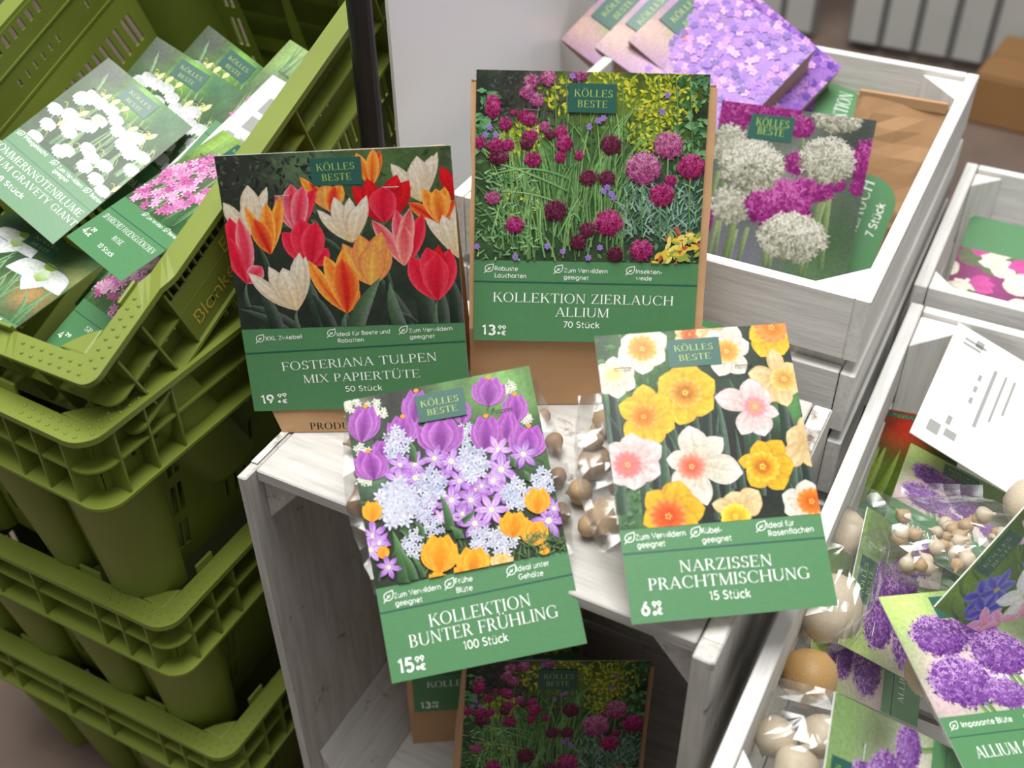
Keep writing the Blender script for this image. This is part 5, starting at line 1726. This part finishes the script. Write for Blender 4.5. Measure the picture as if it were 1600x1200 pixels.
def film_bag(root, M_, x0, x1, y0, y1, depth, floor=None, seed=1, bulge=1.0, front=-0.0015, name='plastic_bag', region=None):
    """clear film pouch hanging behind the card: a crinkled pillow, kept above a surface height inside a region"""
    nu, nv = 22, 18
    inv = M_.inverted()
    V, F = [], []
    for side in (0, 1):
        for j in range(nv + 1):
            for i in range(nu + 1):
                u, v = i / nu * 2 - 1, j / nv * 2 - 1
                k = max(0, (1 - u ** 4)) ** 0.6 * max(0, (1 - v ** 4)) ** 0.6
                puck = 0.93 + 0.07 * math.cos(v * 2.2) - 0.04 * abs(noise.noise((v * 3, seed, side)))
                x = (x0 + x1) / 2 + u * (x1 - x0) / 2 * puck
                y = (y0 + y1) / 2 + v * (y1 - y0) / 2 * (0.95 + 0.05 * math.cos(u * 2.4 + seed))
                z = front - (depth * k * bulge if side else 0.001 * k)
                p_ = Vector((x, y, z))
                rn = noise.ridged_multi_fractal(p_ * 38 + Vector((seed * 3.1, side * 9, 0)), 0.9, 2.0, 3, 0.9, 2.0) - 1.0
                amp = 0.0035 * k
                p_ += Vector((0.4 * rn, 0.3 * rn, -abs(rn) if not side else rn)) * amp
                w = M_ @ p_
                if floor is not None and (region is None or region(w)) and w.z < floor:
                    w.z = floor
                V.append(inv @ w)
    s1 = (nu + 1) * (nv + 1)
    for side in (0, 1):
        for j in range(nv):
            for i in range(nu):
                a = side * s1 + j * (nu + 1) + i
                q = (a, a + 1, a + nu + 2, a + nu + 1)
                F.append(q if side == 0 else tuple(reversed(q)))
    b = MB()
    b.add(V, F)
    me = bpy.data.meshes.new(name)
    me.from_pydata([tuple(p_) for p_ in V], [], F)
    for p_ in me.polygons: p_.use_smooth = (p_.index % 3 != 0)
    return link_mesh(name, me, root, FILM)


# ------------------------------------------------------------------ bulbs
_bm = {}


def bulb(loc, r, label, group, mat=BULB_BROWN, rot=(0.4, 0.3, 0), kind=0):
    """teardrop bulb with papery skin, flat root plate and a dry neck"""
    key = (kind, mat.name)
    if key not in _bm:
        R = random.Random(kind * 13 + 5)
        prof = [(0.0, -0.86), (0.3, -0.9), (0.62, -0.72), (0.92, -0.32), (1.0, 0.05), (0.9, 0.4), (0.62, 0.78), (0.34, 1.08), (0.2, 1.32), (0.14, 1.55), (0.0, 1.6)]
        if kind in (1, 2): prof = [(0.0, -0.8), (0.3, -0.84), (0.66, -0.7), (0.93, -0.34), (1.0, 0.05), (0.93, 0.42), (0.7, 0.72), (0.4, 0.9), (0.2, 1.0), (0.12, 1.1), (0.0, 1.12)]
        n_ = 18
        V, F = [], []
        for j, (a, z) in enumerate(prof):
            for i in range(n_):
                t = i * 2 * math.pi / n_
                k = 1 + 0.13 * noise.noise((math.cos(t) * 1.3 + kind * 5, math.sin(t) * 1.3, z * 0.8)) + 0.022 * math.sin(t * 9 + kind + z)
                V.append((a * k * math.cos(t), a * k * math.sin(t) * (0.9 if kind == 2 else 1), z + (R.uniform(-0.1, 0.15) if j == len(prof) - 2 else 0)))
        for j in range(len(prof) - 1):
            for i in range(n_):
                F.append((j * n_ + i, j * n_ + (i + 1) % n_, (j + 1) * n_ + (i + 1) % n_, (j + 1) * n_ + i))
        me = bpy.data.meshes.new('flower_bulb')
        me.from_pydata(V, [], F)
        for p_ in me.polygons: p_.use_smooth = True
        me.materials.append(mat)
        _bm[key] = me
    o = bpy.data.objects.new('flower_bulb', _bm[key])
    COL.objects.link(o)
    o.location = loc
    o.scale = (r, r, r)
    o.rotation_euler = rot
    tag(o, label, 'bulb', group)
    return o


# ---- the four packets on the shelf crate
Q = dict(tulip=[(343, 243), (713, 226), (729, 633), (391, 642)], allium=[(746, 108), (1112, 116), (1084, 537), (740, 531)], crocus=[(538, 627), (828, 571), (918, 1005), (613, 1068)], daff=[(931, 525), (1229, 505), (1309, 946), (987, 976)], gardenmix=[(1119, 155), (1360, 187), (1322.5, 551.5), (1090.5, 515)])

tulip_spec = dict(
    badge=[(403, 117), (605, 108), (610, 217), (413, 223)], kolles=((432, 166), (580, 157)), beste=((452, 205), (568, 199)), bcap=27,
    pic=((117, 795), (993, 748)), line=((130, 880), (997, 831)), fcap=17, leaf=38, leaves=[(185, 822), (464, 800), (745, 788)],
    feats=[('XXL Zwiebel', (207, 829), (349, 820)), ('Ideal für Beete und', (487, 812), (694, 800)), ('Rabatten', (490, 837), (590, 832)), ('Zum Verwildern', (768, 798), (937, 788)), ('geeignet', (770, 822), (867, 818))],
    titles=[('FOSTERIANA TULPEN', (268, 947), (873, 908), 38), ('MIX PAPIERTÜTE', (350, 995), (805, 972), 36)], count=('50 Stück', (512, 1028), (655, 1022), 24),
    price=[('19', (184, 1076), (234, 1073), 38), ('.', (252, 1067), (252, 1067), 6), ('99', (247, 1053), (283, 1048), 17), ('€', (265, 1073), (284, 1072), 17)], staples=[(295, 261), (720, 227)])
root, TM, TW, THh = packet('tulip', 'packet of mixed red, white and orange tulips priced 19.99, standing upper left', pic_tulips, tulip_spec, 'large bulb packets', (Q['tulip'], (330, 200, 0.4)))
u = Vector((0.883, 0.469, 0)); back = Vector((-0.469, 0.883, 0))
fl = Vector((0.003, 0.046, 0.5005))


def cardpt(M_, x, y, z): return M_ @ Vector((x, y, z))


def bag_sections(M_, W, H, fl, u, wbot, back, ex, zc=-0.0025, top=0.985):
    s = [(fl, fl + u * wbot, back * 0.085)]
    for t, dp in ((0.03, 0.085), (0.3, 0.07), (0.6, 0.045), (0.85, 0.02), (top, 0.006)):
        s.append((cardpt(M_, -W / 2 - ex[0], H * t, zc), cardpt(M_, W / 2 + ex[1], H * t, zc), back * dp))
    return s


bag = paper_bag(root, TM, bag_sections(TM, TW, THh, fl, u, 0.155, back, (-0.012, -0.002)), seed=2)
t_ = MB()
inv = TM.inverted()
polys, wd = serif_polys('PRODUKT', 0.1)
polys = [[(a + dx_, b_) for a, b_ in q] for q in polys for dx_ in (-0.03, 0.0, 0.03)]
k = 0.0074
a0 = fl + u * 0.025 - back * 0.0008
for q in polys:
    pts = []
    for a, b_ in q:
        z = 0.5075 + b_ * k
        t = (z - 0.5005) / 0.027
        w = a0 + u * (a * k) + Vector((0, 0, z - 0.5005))
        w += (-back) * 0.004
        pts.append(inv @ w)
    t_.add(pts, [tuple(range(len(q)))])
t_.build('bag_lettering', INK_K, bag)

allium_spec = dict(
    badge=[(425, 97), (615, 103), (610, 217), (420, 212)], kolles=((446, 150), (596, 155)), beste=((459, 192), (576, 195)), bcap=27,
    pic=((52, 790), (922, 803)), line=((52, 872), (915, 890)), fcap=17, leaf=38, leaves=[(112, 822), (383, 826), (664, 832)],
    feats=[('Robuste', (135, 830), (225, 832)), ('Laucharten', (135, 857), (257, 860)), ('Zum Verwildern', (405, 838), (575, 842)), ('geeignet', (404, 864), (500, 868)), ('Insekten-', (686, 842), (788, 846)), ('weide', (686, 868), (748, 870))],
    titles=[('KOLLEKTION ZIERLAUCH', (127, 952), (832, 968), 39), ('ALLIUM', (370, 1010), (580, 1015), 38)], count=('70 Stück', (403, 1053), (543, 1056), 25),
    price=[('13', (84, 1080), (138, 1081), 40), ('.', (150, 1075), (150, 1075), 6), ('99', (147, 1061), (178, 1062), 17), ('€', (160, 1082), (177, 1083), 17)], staples=[(285, 203), (708, 206)])
root, AM, AW, AH = packet('allium', 'packet with a garden photo of purple alliums priced 13.99, standing in the middle', pic_allium, allium_spec, 'large bulb packets', (Q['allium'], (720, 90, 0.4)))
allium_pic = bpy.data.objects[root['picture']]
fl2 = Vector((0.127, 0.148, 0.5005)); u2 = Vector((0.884, 0.467, 0)); back2 = Vector((-0.467, 0.884, 0))
sec = [(fl2, fl2 + u2 * 0.19, back2 * 0.07)]
for t, dp in ((0.04, 0.075), (0.3, 0.06), (0.6, 0.035), (0.8, 0.018), (0.955, 0.006)):
    sec.append((cardpt(AM, -AW / 2 - 0.0035, AH * t, -0.0025), cardpt(AM, AW / 2 + 0.007, AH * t, -0.0025), back2 * dp))
paper_bag(root, AM, sec, seed=4)

crocus_spec = dict(
    badge=[(297, 138), (472, 103), (488, 203), (317, 233)], kolles=((322, 178), (458, 154)), beste=((346, 208), (454, 188)), bcap=23,
    pic=((162, 832), (845, 690)), line=((178, 918), (863, 778)), fcap=18, leaf=38, leaves=[(202, 858), (422, 812), (645, 765)],
    feats=[('Zum Verwildern', (224, 865), (392, 830)), ('geeignet', (229, 893), (325, 876)), ('Frühe', (444, 812), (507, 801)), ('Blüte', (449, 845), (507, 834)), ('Ideal unter', (666, 768), (782, 745)), ('Gehölze', (673, 797), (762, 781))],
    titles=[('KOLLEKTION', (352, 968), (718, 890), 42), ('BUNTER FRÜHLING', (280, 1043), (818, 930), 42)], count=('100 Stück', (476, 1050), (635, 1018), 28),
    price=[('15', (241, 1135), (297, 1125), 45), ('.', (309, 1115), (309, 1115), 7), ('99', (300, 1098), (333, 1090), 20), ('€', (318, 1123), (338, 1120), 20)], staples=[(180, 283), (620, 185)])
root, CM, CW, CH = packet('crocus', 'packet of violet, white and orange spring flowers priced 15.99, leaning over the shelf edge', pic_spring, crocus_spec, 'large bulb packets', (Q['crocus'], (520, 560, 0.4334)))
film_bag(root, CM, -0.081, 0.083, 0.062, 0.196, 0.05, 0.502, 3, 1.0, region=lambda w: w.y > -0.01)

daff_spec = dict(
    badge=[(385, 98), (575, 85), (588, 185), (393, 200)], kolles=((413, 140), (555, 130)), beste=((431, 175), (548, 165)), bcap=23,
    pic=((212, 795), (958, 735)), line=((217, 885), (972, 822)), fcap=19, leaf=38, leaves=[(245, 825), (487, 803), (728, 782)],
    feats=[('Zum Verwildern', (268, 833), (452, 815)), ('geeignet', (274, 862), (376, 853)), ('Kübel-', (510, 808), (585, 803)), ('geeignet', (513, 843), (620, 833)), ('Ideal für', (752, 788), (850, 778)), ('Rasenflächen', (757, 818), (922, 800))],
    titles=[('NARZISSEN', (430, 950), (770, 925), 38), ('PRACHTMISCHUNG', (315, 1018), (910, 972), 39)], count=('15 Stück', (540, 1052), (690, 1042), 28),
    price=[('6', (288, 1108), (320, 1107), 43), ('.', (337, 1101), (337, 1101), 7), ('99', (328, 1082), (362, 1078), 20), ('€', (347, 1106), (366, 1104), 20)], staples=[(222, 203), (665, 192)])
root, DM, DW, DH = packet('daff', 'packet of yellow and white daffodils priced 6.99, lying on the shelf at right', pic_daffodils, daff_spec, 'large bulb packets', (Q['daff'], (880, 490, 0.4251)))
film_bag(root, DM, -0.098, 0.06, 0.045, 0.17, 0.062, 0.502, 6, 1.0)

# bulbs inside the two clear bags
RB = random.Random(11)
for px, py, rp in ((560, 690, 15), (566, 738, 14), (560, 790, 19), (585, 828, 16), (600, 775, 16), (600, 720, 15), (866, 690, 15), (872, 745, 14), (878, 800, 14), (850, 650, 12), (868, 838, 12)):
    r = rp * 0.92 / FPX
    bulb(at(px, py, 0.503 + r * 0.95), r, 'small brown bulb in the clear bag behind the spring flower packet', 'bulbs in the spring flower bag', BULB_BROWN, (RB.uniform(0.8, 2.2), RB.uniform(-1, 1), RB.uniform(0, 6)), 0)
for px, py, rp, up in ((928, 722, 28, 0), (950, 655, 24, .0), (950, 806, 30, 0), (908, 768, 20, 0), (925, 690, 18, .02), (975, 760, 24, 0.0), (985, 700, 22, 0), (918, 822, 16, 0)):
    r = rp * 0.9 / FPX
    bulb(at(px, py, 0.503 + r * 0.95 + up), r, 'tan daffodil bulb in the clear bag behind the daffodil packet', 'bulbs in the daffodil bag', BULB_TAN, (RB.uniform(0.8, 2.0), RB.uniform(-1, 1), RB.uniform(0, 6)), RB.choice((0, 1, 2)))

# ---- packets of the same alliums standing inside the shelf crate
root, LM, LW, LH = packet('lowA', 'packet of purple alliums in the shade inside the shelf crate', pic_allium, dict(allium_spec), 'large bulb packets', (Q['allium'], (720, 90, 0.4)), H=0.2125, print_from=allium_pic)
u = Vector((LM[0][0], LM[1][0], 0)).normalized(); back = Vector((-u.y, u.x, 0))
f0 = cardpt(LM, -LW / 2 - 0.003, 0.0, -0.003)
f1 = cardpt(LM, LW / 2 + 0.006, 0.0, -0.003)
sec = [(Vector((f0.x, f0.y, 0.0125)), Vector((f1.x, f1.y, 0.0125)), back * 0.05)]
for t, dp in ((0.0, 0.055), (0.3, 0.045), (0.6, 0.03), (0.96, 0.006)):
    sec.append((cardpt(LM, -LW / 2 - 0.003, LH * t, -0.003), cardpt(LM, LW / 2 + 0.006, LH * t, -0.003), back * dp))
paper_bag(root, LM, sec, seed=6)

# the one beside it stands further back and shows only its price corner
M2 = Matrix.Identity(4)
u3 = Vector((0.848, 0.53, 0)).normalized(); v3 = Vector((-0.1, 0.25, 0.96)); v3 = (v3 - u3 * v3.dot(u3)).normalized(); n3 = u3.cross(v3)
bl = Vector((0.066, 0.10, 0.076))
o3 = bl + u3 * 0.09
CARDS['lowB'] = (0.18, 0.2125, tuple(o3 + v3 * 0.10625), tuple(u3), tuple(v3))
root, BM, BW, BH = packet('lowB', 'packet behind the shaded allium packet, showing only its dark price corner', pic_allium, dict(allium_spec), 'large bulb packets', (Q['allium'], (720, 90, 0.4)), print_from=allium_pic)
back = Vector((-u3.y, u3.x, 0))
f0 = cardpt(BM, -BW / 2 - 0.006, 0.0, -0.003); f1 = cardpt(BM, BW / 2 + 0.004, 0.0, -0.003)
sec = [(Vector((f0.x, f0.y, 0.0125)), Vector((f1.x, f1.y, 0.0125)), back * 0.05), (Vector((f0.x, f0.y, 0.06)), Vector((f1.x, f1.y, 0.06)), back * 0.052)]
for t, dp in ((0.0, 0.055), (0.3, 0.045), (0.6, 0.03), (0.96, 0.006)):
    sec.append((cardpt(BM, -BW / 2 - 0.006, BH * t, -0.003), cardpt(BM, BW / 2 + 0.004, BH * t, -0.003), back * dp))
paper_bag(root, BM, sec, seed=9)

# ---- packets in the top white crate
mix_spec = dict(badge=[(297, 157), (530, 182), (515, 318), (280, 290)], kolles=((322, 222), (497, 240)), beste=((332, 268), (474, 285)), bcap=40, pic=((45, 1217), (840, 1336)), line=None, staples=[(155, 268), (655, 332)], titles=[('KOLLEKTION', (150, 1290), (740, 1375), 40)])
root, GM, GW, GH = packet('gardenmix', 'packet of white and magenta flower balls behind the front board of the top white crate', pic_balls, mix_spec, 'packets in the top white crate', (Q['gardenmix'], (1080, 130, 0.2918)), H=0.25)
u = Vector((GM[0][0], GM[1][0], 0)).normalized(); back = Vector((-u.y, u.x, 0))
sec = []
for t, dp in ((0.0, 0.05), (0.3, 0.045), (0.6, 0.03), (0.95, 0.006)):
    sec.append((cardpt(GM, -GW / 2 + 0.003, GH * t, -0.003), cardpt(GM, GW / 2 - 0.003, GH * t, -0.003), back * dp))
paper_bag(root, GM, sec, seed=12)

VG = 'violet flower bags in the top white crate'
nolab = dict(line=None, staples=[], titles=None)
for key, lab, badge in (('p1', 'leftmost violet flower paper bag at the back of the top white crate', True), ('p2', 'second violet flower paper bag from the left in the top white crate', True), ('p3', 'violet flower paper bag with an orange ring mark in the top white crate', False)):
    sp = dict(nolab, badge=[(.3, .04), (.7, .04), (.7, .22), (.3, .22)], kolles=((.36, .12), (.64, .12)), beste=((.4, .19), (.6, .19)), bcap=.05, pic=((0, 1), (1, 1)))
    root, VM, VW, VH = packet(key, lab, pic_violet, sp, VG)
    if key == 'p3':
        rg = MB()
        cx, cy = -0.02, VH * 0.72
        n_ = 20
        rg.add([(cx + r_ * math.cos(i * 6.2832 / n_), cy + r_ * 1.25 * math.sin(i * 6.2832 / n_), 2.5e-3) for r_ in (0.013, 0.009) for i in range(n_)], [(i, (i + 1) % n_, n_ + (i + 1) % n_, n_ + i) for i in range(n_)])
        rg.build('orange_ring', simple_mat('orange_ink', srgb(226, 110, 60)), root)
    sec = []
    bk = Vector((VM[0][2], VM[1][2], VM[2][2])) * -1
    for t, dp in ((0.0, 0.045), (0.25, 0.05), (0.6, 0.03), (1.0, 0.004)):
        sec.append((cardpt(VM, -VW / 2, VH * t, -0.0018), cardpt(VM, VW / 2, VH * t, -0.0018), bk * dp))
    paper_bag(root, VM, sec, PINKPAPER, seed=len(key) + ord(key[1]))
sp = dict(nolab, badge=[(.3, .04), (.6, .04), (.6, .1), (.3, .1)], kolles=((.36, .07), (.56, .07)), beste=((.4, .095), (.55, .095)), bcap=.02, pic=((0, .66), (1, .66)), titles=[('KOLLEKTION', (.1, .86), (.72, .86), .12)])
root, VM, VW, VH = packet('p4', 'violet flower packet with a pale green end band, lying flat in the top white crate', pic_violet, sp, VG)
film_bag(root, VM, -0.055, 0.055, 0.02, 0.16, 0.03, None, 14)
sp = dict(nolab, titles=[('KOLLEKTION', (.12, .62), (.9, .62), .12), ('GARTENLAUCH', (.02, .78), (.95, .78), .12)], count=('7 Stück', (.5, .92), (.8, .92), .07))
root, VM, VW, VH = packet('gl', 'green label with a rounded corner leaning behind the white and magenta packet', None, sp, 'packets in the top white crate', round_corner=True)
film_bag(root, VM, -0.05, 0.05, 0.02, 0.12, 0.02, None, 15)

# crumpled brown bag in the back right corner of the top white crate
kb = empty('paper_bag', Matrix.Translation((0.342, 0.735, 0.299)) @ Z(4), 'crumpled plain brown paper bag in the back right corner of the top white crate', 'paper bag')
b = MB()
rings = []
for j in range(19):
    t = j / 18
    z = t * 0.268
    dep = 0.075 * (1 - 0.9 * t ** 1.5)
    ring = []
    n_ = 32
    for i in range(n_):
        a = 2 * math.pi * i / n_
        ca, sa = math.cos(a), math.sin(a)
        x_ = 0.05 * math.copysign(abs(ca) ** 0.35, ca)
        y_ = dep * 0.5 * math.copysign(abs(sa) ** 0.45, sa) + 0.02 * t
        p_ = Vector((x_, y_, z))
        k_ = noise.ridged_multi_fractal(p_ * 17 + Vector((3, 1, 7)), 0.9, 2.0, 3, 0.9, 2.0) - 1
        p_ += Vector((0.3 * ca, sa, 0)) * 0.006 * k_ * min(1, j / 3)
        if j == 18: p_.z += 0.004 * noise.noise((x_ * 40, 0, 0))
        ring.append(p_)
    rings.append(ring)
b.loft(rings)
b.build('bag_body', KRAFT, kb, smooth=False)
b = MB(); b.box(-0.048, 0.048, 0.0165, 0.0205, 0.262, 0.275)
b.build('folded_top', KRAFT, kb, 0.001)


# ---- packets in the tilted green crate
def small(key, label, picture, titles, group, count=None, feats=(), price=None, bag=None, **kw):
    sp = dict(titles=titles, count=count, feats=list(feats), leaf=.06, fcap=.036,
              leaves=[(f[1][0] - .05, f[1][1] - .012) for i, f in enumerate(feats) if f[0][0].isupper()],
              price=price)
    sp.update(kw)
    root, M_, W, H = packet(key, label, picture, sp, group)
    if bag:
        film_bag(root, M_, -W / 2 * 0.96, W / 2 * 0.96, 0.01, H * 0.8, bag, None, ord(key[-1]))
    return root, M_, W, H


GC = 'small packets in the tilted green crate'
small('snowA', 'white snowflake packet with a large green title band, nearest in the tilted green crate', pic_bells,
      [('SOMMERKNOTENBLUME', (-.03, .805), (.97, .805), .068), ('LEUCOJUM GRAVETY GIANT', (-.2, .865), (1.0, .865), .062)], GC, ('8 Stück', (.24, .93), (.52, .93), .045),
      [('Pflegeleicht', (.1, .67), (.36, .67)), ('Zum Verwildern', (.5, .675), (.78, .675)), ('geeignet', (.5, .705), (.66, .705)), ('Bienen', (.88, .675), (.99, .675))], bag=0.03)
small('snowB', 'white snowflake packet under a glossy film, second in the tilted green crate', pic_bells,
      [('SOMMERKNOTENBLUME', (.05, .805), (.95, .805), .066)], GC, ('8 Stück', (.38, .93), (.62, .93), .045), bag=0.03)
small('snowC', 'white snowflake packet farthest back in the tilted green crate', pic_bells,
      [('SOMMERKNOTENBLUME', (.05, .805), (.95, .805), .066)], GC, ('8 Stück', (.38, .93), (.62, .93), .045), bag=0.025)
small('pink', 'pink bell flower packet leaning against the right rim of the tilted green crate', pic_pinkbells,
      [('SPANISCHES HASENGLÖCKCHEN', (.06, .80), (.94, .80), .06), ('ROSE', (.42, .865), (.58, .865), .055)], GC, ('10 Stück', (.38, .94), (.64, .94), .05),
      [('Zum Verwildern', (.46, .665), (.72, .665)), ('Bienen', (.83, .665), (.97, .665))], price=[('4', (.06, .93), (.115, .93), .085), ('.', (.14, .925), (.14, .925), .012), ('29', (.13, .895), (.2, .895), .04), ('€', (.16, .93), (.2, .93), .036)], bag=0.03)
small('snowdrop', 'snowdrop packet with one big white flower at the left edge of the tilted green crate', pic_snowdrop,
      [('SCHNEEGLÖCKCHEN', (.08, .82), (.92, .82), .066)], GC, ('15 Stück', (.38, .93), (.62, .93), .045), [('XXL Zwiebel', (.62, .67), (.86, .67))], bag=0.025)
small('darkA', 'shaded green packet lying deep in the front of the tilted green crate', pic_pinkbells,
      [('SPANISCHES', (.3, .80), (.9, .80), .06)], GC, ('10 Stück', (.38, .94), (.64, .94), .05), price=[('4', (.06, .93), (.12, .93), .085), ('29', (.14, .895), (.22, .895), .04)], bag=0.02)
small('darkB', 'shaded green packet half under the others in the front of the tilted green crate', pic_pinkbells,
      [('SPANISCHES', (.3, .80), (.9, .80), .06)], GC, ('10 Stück', (.38, .94), (.64, .94), .05), price=[('4', (.06, .93), (.12, .93), .085), ('29', (.14, .895), (.22, .895), .04)], bag=0.02)
small('pinkfar', 'pink bell flower packet in the far right of the tilted green crate', pic_pinkbells, [('ROSE', (.4, .82), (.6, .82), .06)], GC, bag=0.025)
root, M_, W, H = packet('backC1', 'white card back of a packet lying face down in the tilted green crate', None, dict(marks=[(.3, .14, .24, .12), (.3, .3, .16, .1), (.52, .3, .14, .06), (.2, .46, .12, .03), (.4, .46, .2, .03), (.62, .2, .1, .04), (.2, .55, .5, .02), (.3, .62, .4, .02), (.55, .7, .2, .05)]), GC, back=True)
film_bag(root, M_, -0.05, 0.05, 0.01, 0.11, 0.02, None, 41)
RB = random.Random(21)


def deep(px, py, dz=-0.118):
    nn = C1.to_3x3() @ Vector((0, 0, 1))
    oo = C1 @ Vector((0, 0, dz))
    d = ray(px, py)
    return CAM_POS + d * ((oo - CAM_POS).dot(nn) / d.dot(nn))


for px, py, rp in ((250, 300, 16), (222, 322, 15), (268, 345, 16), (235, 360, 14), (205, 350, 13), (285, 300, 14)):
    r = rp * 1.0 / FPX
    bulb(deep(px, py), r, 'dark bulb in the film bag between the snowflake and the pink bell packets', 'bulbs in the snowflake bag', BULB_BROWN, (RB.uniform(0.8, 2.2), RB.uniform(-1, 1), RB.uniform(0, 6)), 0)

# ---- packets and bulbs in the right crates
GR = 'packets in the front right crate'
root, M_, W, H = packet('rWhite', 'large white card back of a packet standing at the back of the front right crate', None, dict(marks=[(.1, .08, .2, .02), (.1, .12, .16, .02), (.2, .05, .07, .06), (.1, .82, .1, .09), (.24, .82, .1, .06), (.22, .72, .04, .07), (.32, .5, .03, .05), (.32, .4, .03, .05), (.32, .3, .03, .05), (.42, .2, .03, .5), (.52, .2, .02, .4), (.6, .2, .02, .3)]), GR, back=True)
film_bag(root, M_, -0.055, 0.055, 0.01, 0.13, 0.03, None, 51)
BIMP = [('Imposante Blüte', (.12, .695), (.46, .695)), ('Schnittblume', (.62, .695), (.9, .695))]
for key, lab, ft in (('rA', 'purple ball allium packet half under the white card back in the front right crate', ()), ('rD', 'purple ball allium packet turned sideways beside the pale bulbs in the front right crate', ()), ('rE', 'purple ball allium packet lying lowest beside the golden bulb in the front right crate', ()), ('rF', 'purple ball allium packet with the wording Imposante Blüte in the front right crate', BIMP), ('rH', 'purple ball allium packet turned sideways at the bottom edge of the front right crate', ())):
    small(key, lab, pic_purpleballs, [('ALLIUM GLADIATOR', (.12, .84), (.9, .84), .075)], GR, ('3 Stück', (.38, .93), (.62, .93), .045), ft, bag=0.03)
small('rG', 'packet of blue, white and pink star flowers in the front right crate', pic_stars, [('FRÜHLINGSSTERN', (.1, .82), (.9, .82), .07)], GR, ('10 Stück', (.38, .93), (.62, .93), .045), bag=0.025)
small('r1a', 'packet of pink and white tulips with a green upper band in the back right crate', pic_pinkwhite, [], 'packets in the back right crate', bag=0.02, pic=((0, .74), (1, .74)), line=None, staples=[])


def loose_pouch(c, dims, yaw, seed, label):
    """closed clear pouch lying in a crate"""
    Mx = Matrix.Translation(c) @ Z(yaw)
    root = empty('bulb_bag', Mx, label, 'bag of bulbs', 'clear bulb bags in the front right crate')
    b = MB()
    rings = []
    n_, k_ = 26, 14
    V, F = [], []
    for j in range(k_ + 1):
        ph = -math.pi / 2 + math.pi * j / k_
        for i in range(n_):
            a = 2 * math.pi * i / n_
            cx, cy, cz = math.cos(ph) * math.cos(a), math.cos(ph) * math.sin(a), math.sin(ph)
            f = lambda q, e_: math.copysign(abs(q) ** e_, q)
            p_ = Vector((f(cx, 0.7) * dims[0], f(cy, 0.7) * dims[1], f(cz, 0.8) * dims[2]))
            rn = noise.ridged_multi_fractal(p_ * 36 + Vector((seed, 2, 5)), 0.9, 2.0, 3, 0.9, 2.0) - 1.0
            p_ *= 1 + 0.09 * rn
            V.append(p_)
    for j in range(k_):
        for i in range(n_):
            F.append((j * n_ + i, j * n_ + (i + 1) % n_, (j + 1) * n_ + (i + 1) % n_, (j + 1) * n_ + i))
    b.add(V, F)
    b.build('film_pouch', FILM, root, smooth=False)
    t = MB()
    t.add([(-dims[0] * 0.5, dims[1] * 0.95, dims[2] * 0.2), (dims[0] * 0.5, dims[1] * 0.95, dims[2] * 0.2), (dims[0] * 0.55, dims[1] * 1.35, dims[2] * 0.35), (-dims[0] * 0.45, dims[1] * 1.4, dims[2] * 0.3)], [(0, 1, 2, 3)])
    t.build('sealed_end', FILM, root)
    return root


def bulb_px(px, py, z, rp, label, group, mat, kind=1):
    q = at(px, py, z)
    d = (q - CAM_POS).dot(CAM_F)
    return bulb(q, rp * d / FPX, label, group, mat, (RB.uniform(2.2, 3.6) if rp > 25 else RB.uniform(0.4, 1.8), RB.uniform(-0.8, 0.8), RB.uniform(0, 6)), kind)


bulb_px(1322, 838, 0.40, 40, 'upper large pale bulb against the left wall of the front right crate', None, BULB_PALE)
bulb_px(1296, 950, 0.40, 54, 'middle large pale bulb under the corner of the daffodil packet', None, BULB_PALE, 1)
bulb_px(1262, 1055, 0.385, 46, 'golden bulb in film beside the left wall of the front right crate', None, BULB_GOLD, 1)
for px, py, rp in ((1212, 1150, 34), (1282, 1150, 36), (1245, 1205, 40)):
    bulb_px(px, py, 0.40, rp, 'pale bulb in the clear bag at the bottom left of the front right crate', 'bulbs in the bottom pouch', BULB_PALE, 1)
loose_pouch(at(1245, 1165, 0.402), (0.042, 0.034, 0.036), 10, 3, 'clear bag of pale bulbs at the bottom left of the front right crate')
loose_pouch(at(1308, 900, 0.40), (0.036, 0.075, 0.036), -2, 12, 'clear bag around two large pale bulbs by the left wall of the front right crate')
bulb_px(1612, 785, 0.44, 44, 'pale bulb at the right edge of the picture', None, BULB_PALE, 2)
bulb_px(1450, 1050, 0.385, 40, 'cream bulb seen between two purple allium packets', None, BULB_PALE, 2)
for i in range(42):
    px, py = 1490 + RB.uniform(-88, 88), 846 + RB.uniform(-42, 44)
    bulb_px(px, py, 0.432 + RB.uniform(-0.004, 0.008), RB.uniform(9, 14), 'small pale bulb in the clear bag below the white card back', 'small bulbs in the middle pouch', RB.choice((BULB_PALE, BULB_TAN)), 0)
loose_pouch(at(1490, 848, 0.435), (0.068, 0.044, 0.026), 25, 8, 'clear bag of many small pale bulbs below the white card back')
M_ = Matrix.Identity(4)
gq = at(1402, 745, 0.335)
CARDS['rg'] = (0.11, 0.13, tuple(gq), (0.93, 0.3, -0.1), (-0.15, 0.6, 0.78))
packet('rg', 'green and red packet standing deep in the back left corner of the front right crate', pic_redgreen, dict(nolab, pic=((0, .75), (1, .75)), badge=[(.3, .02), (.7, .02), (.7, .05), (.3, .05)], kolles=((.36, .035), (.64, .035)), beste=((.4, .048), (.6, .048)), bcap=.01), GR)
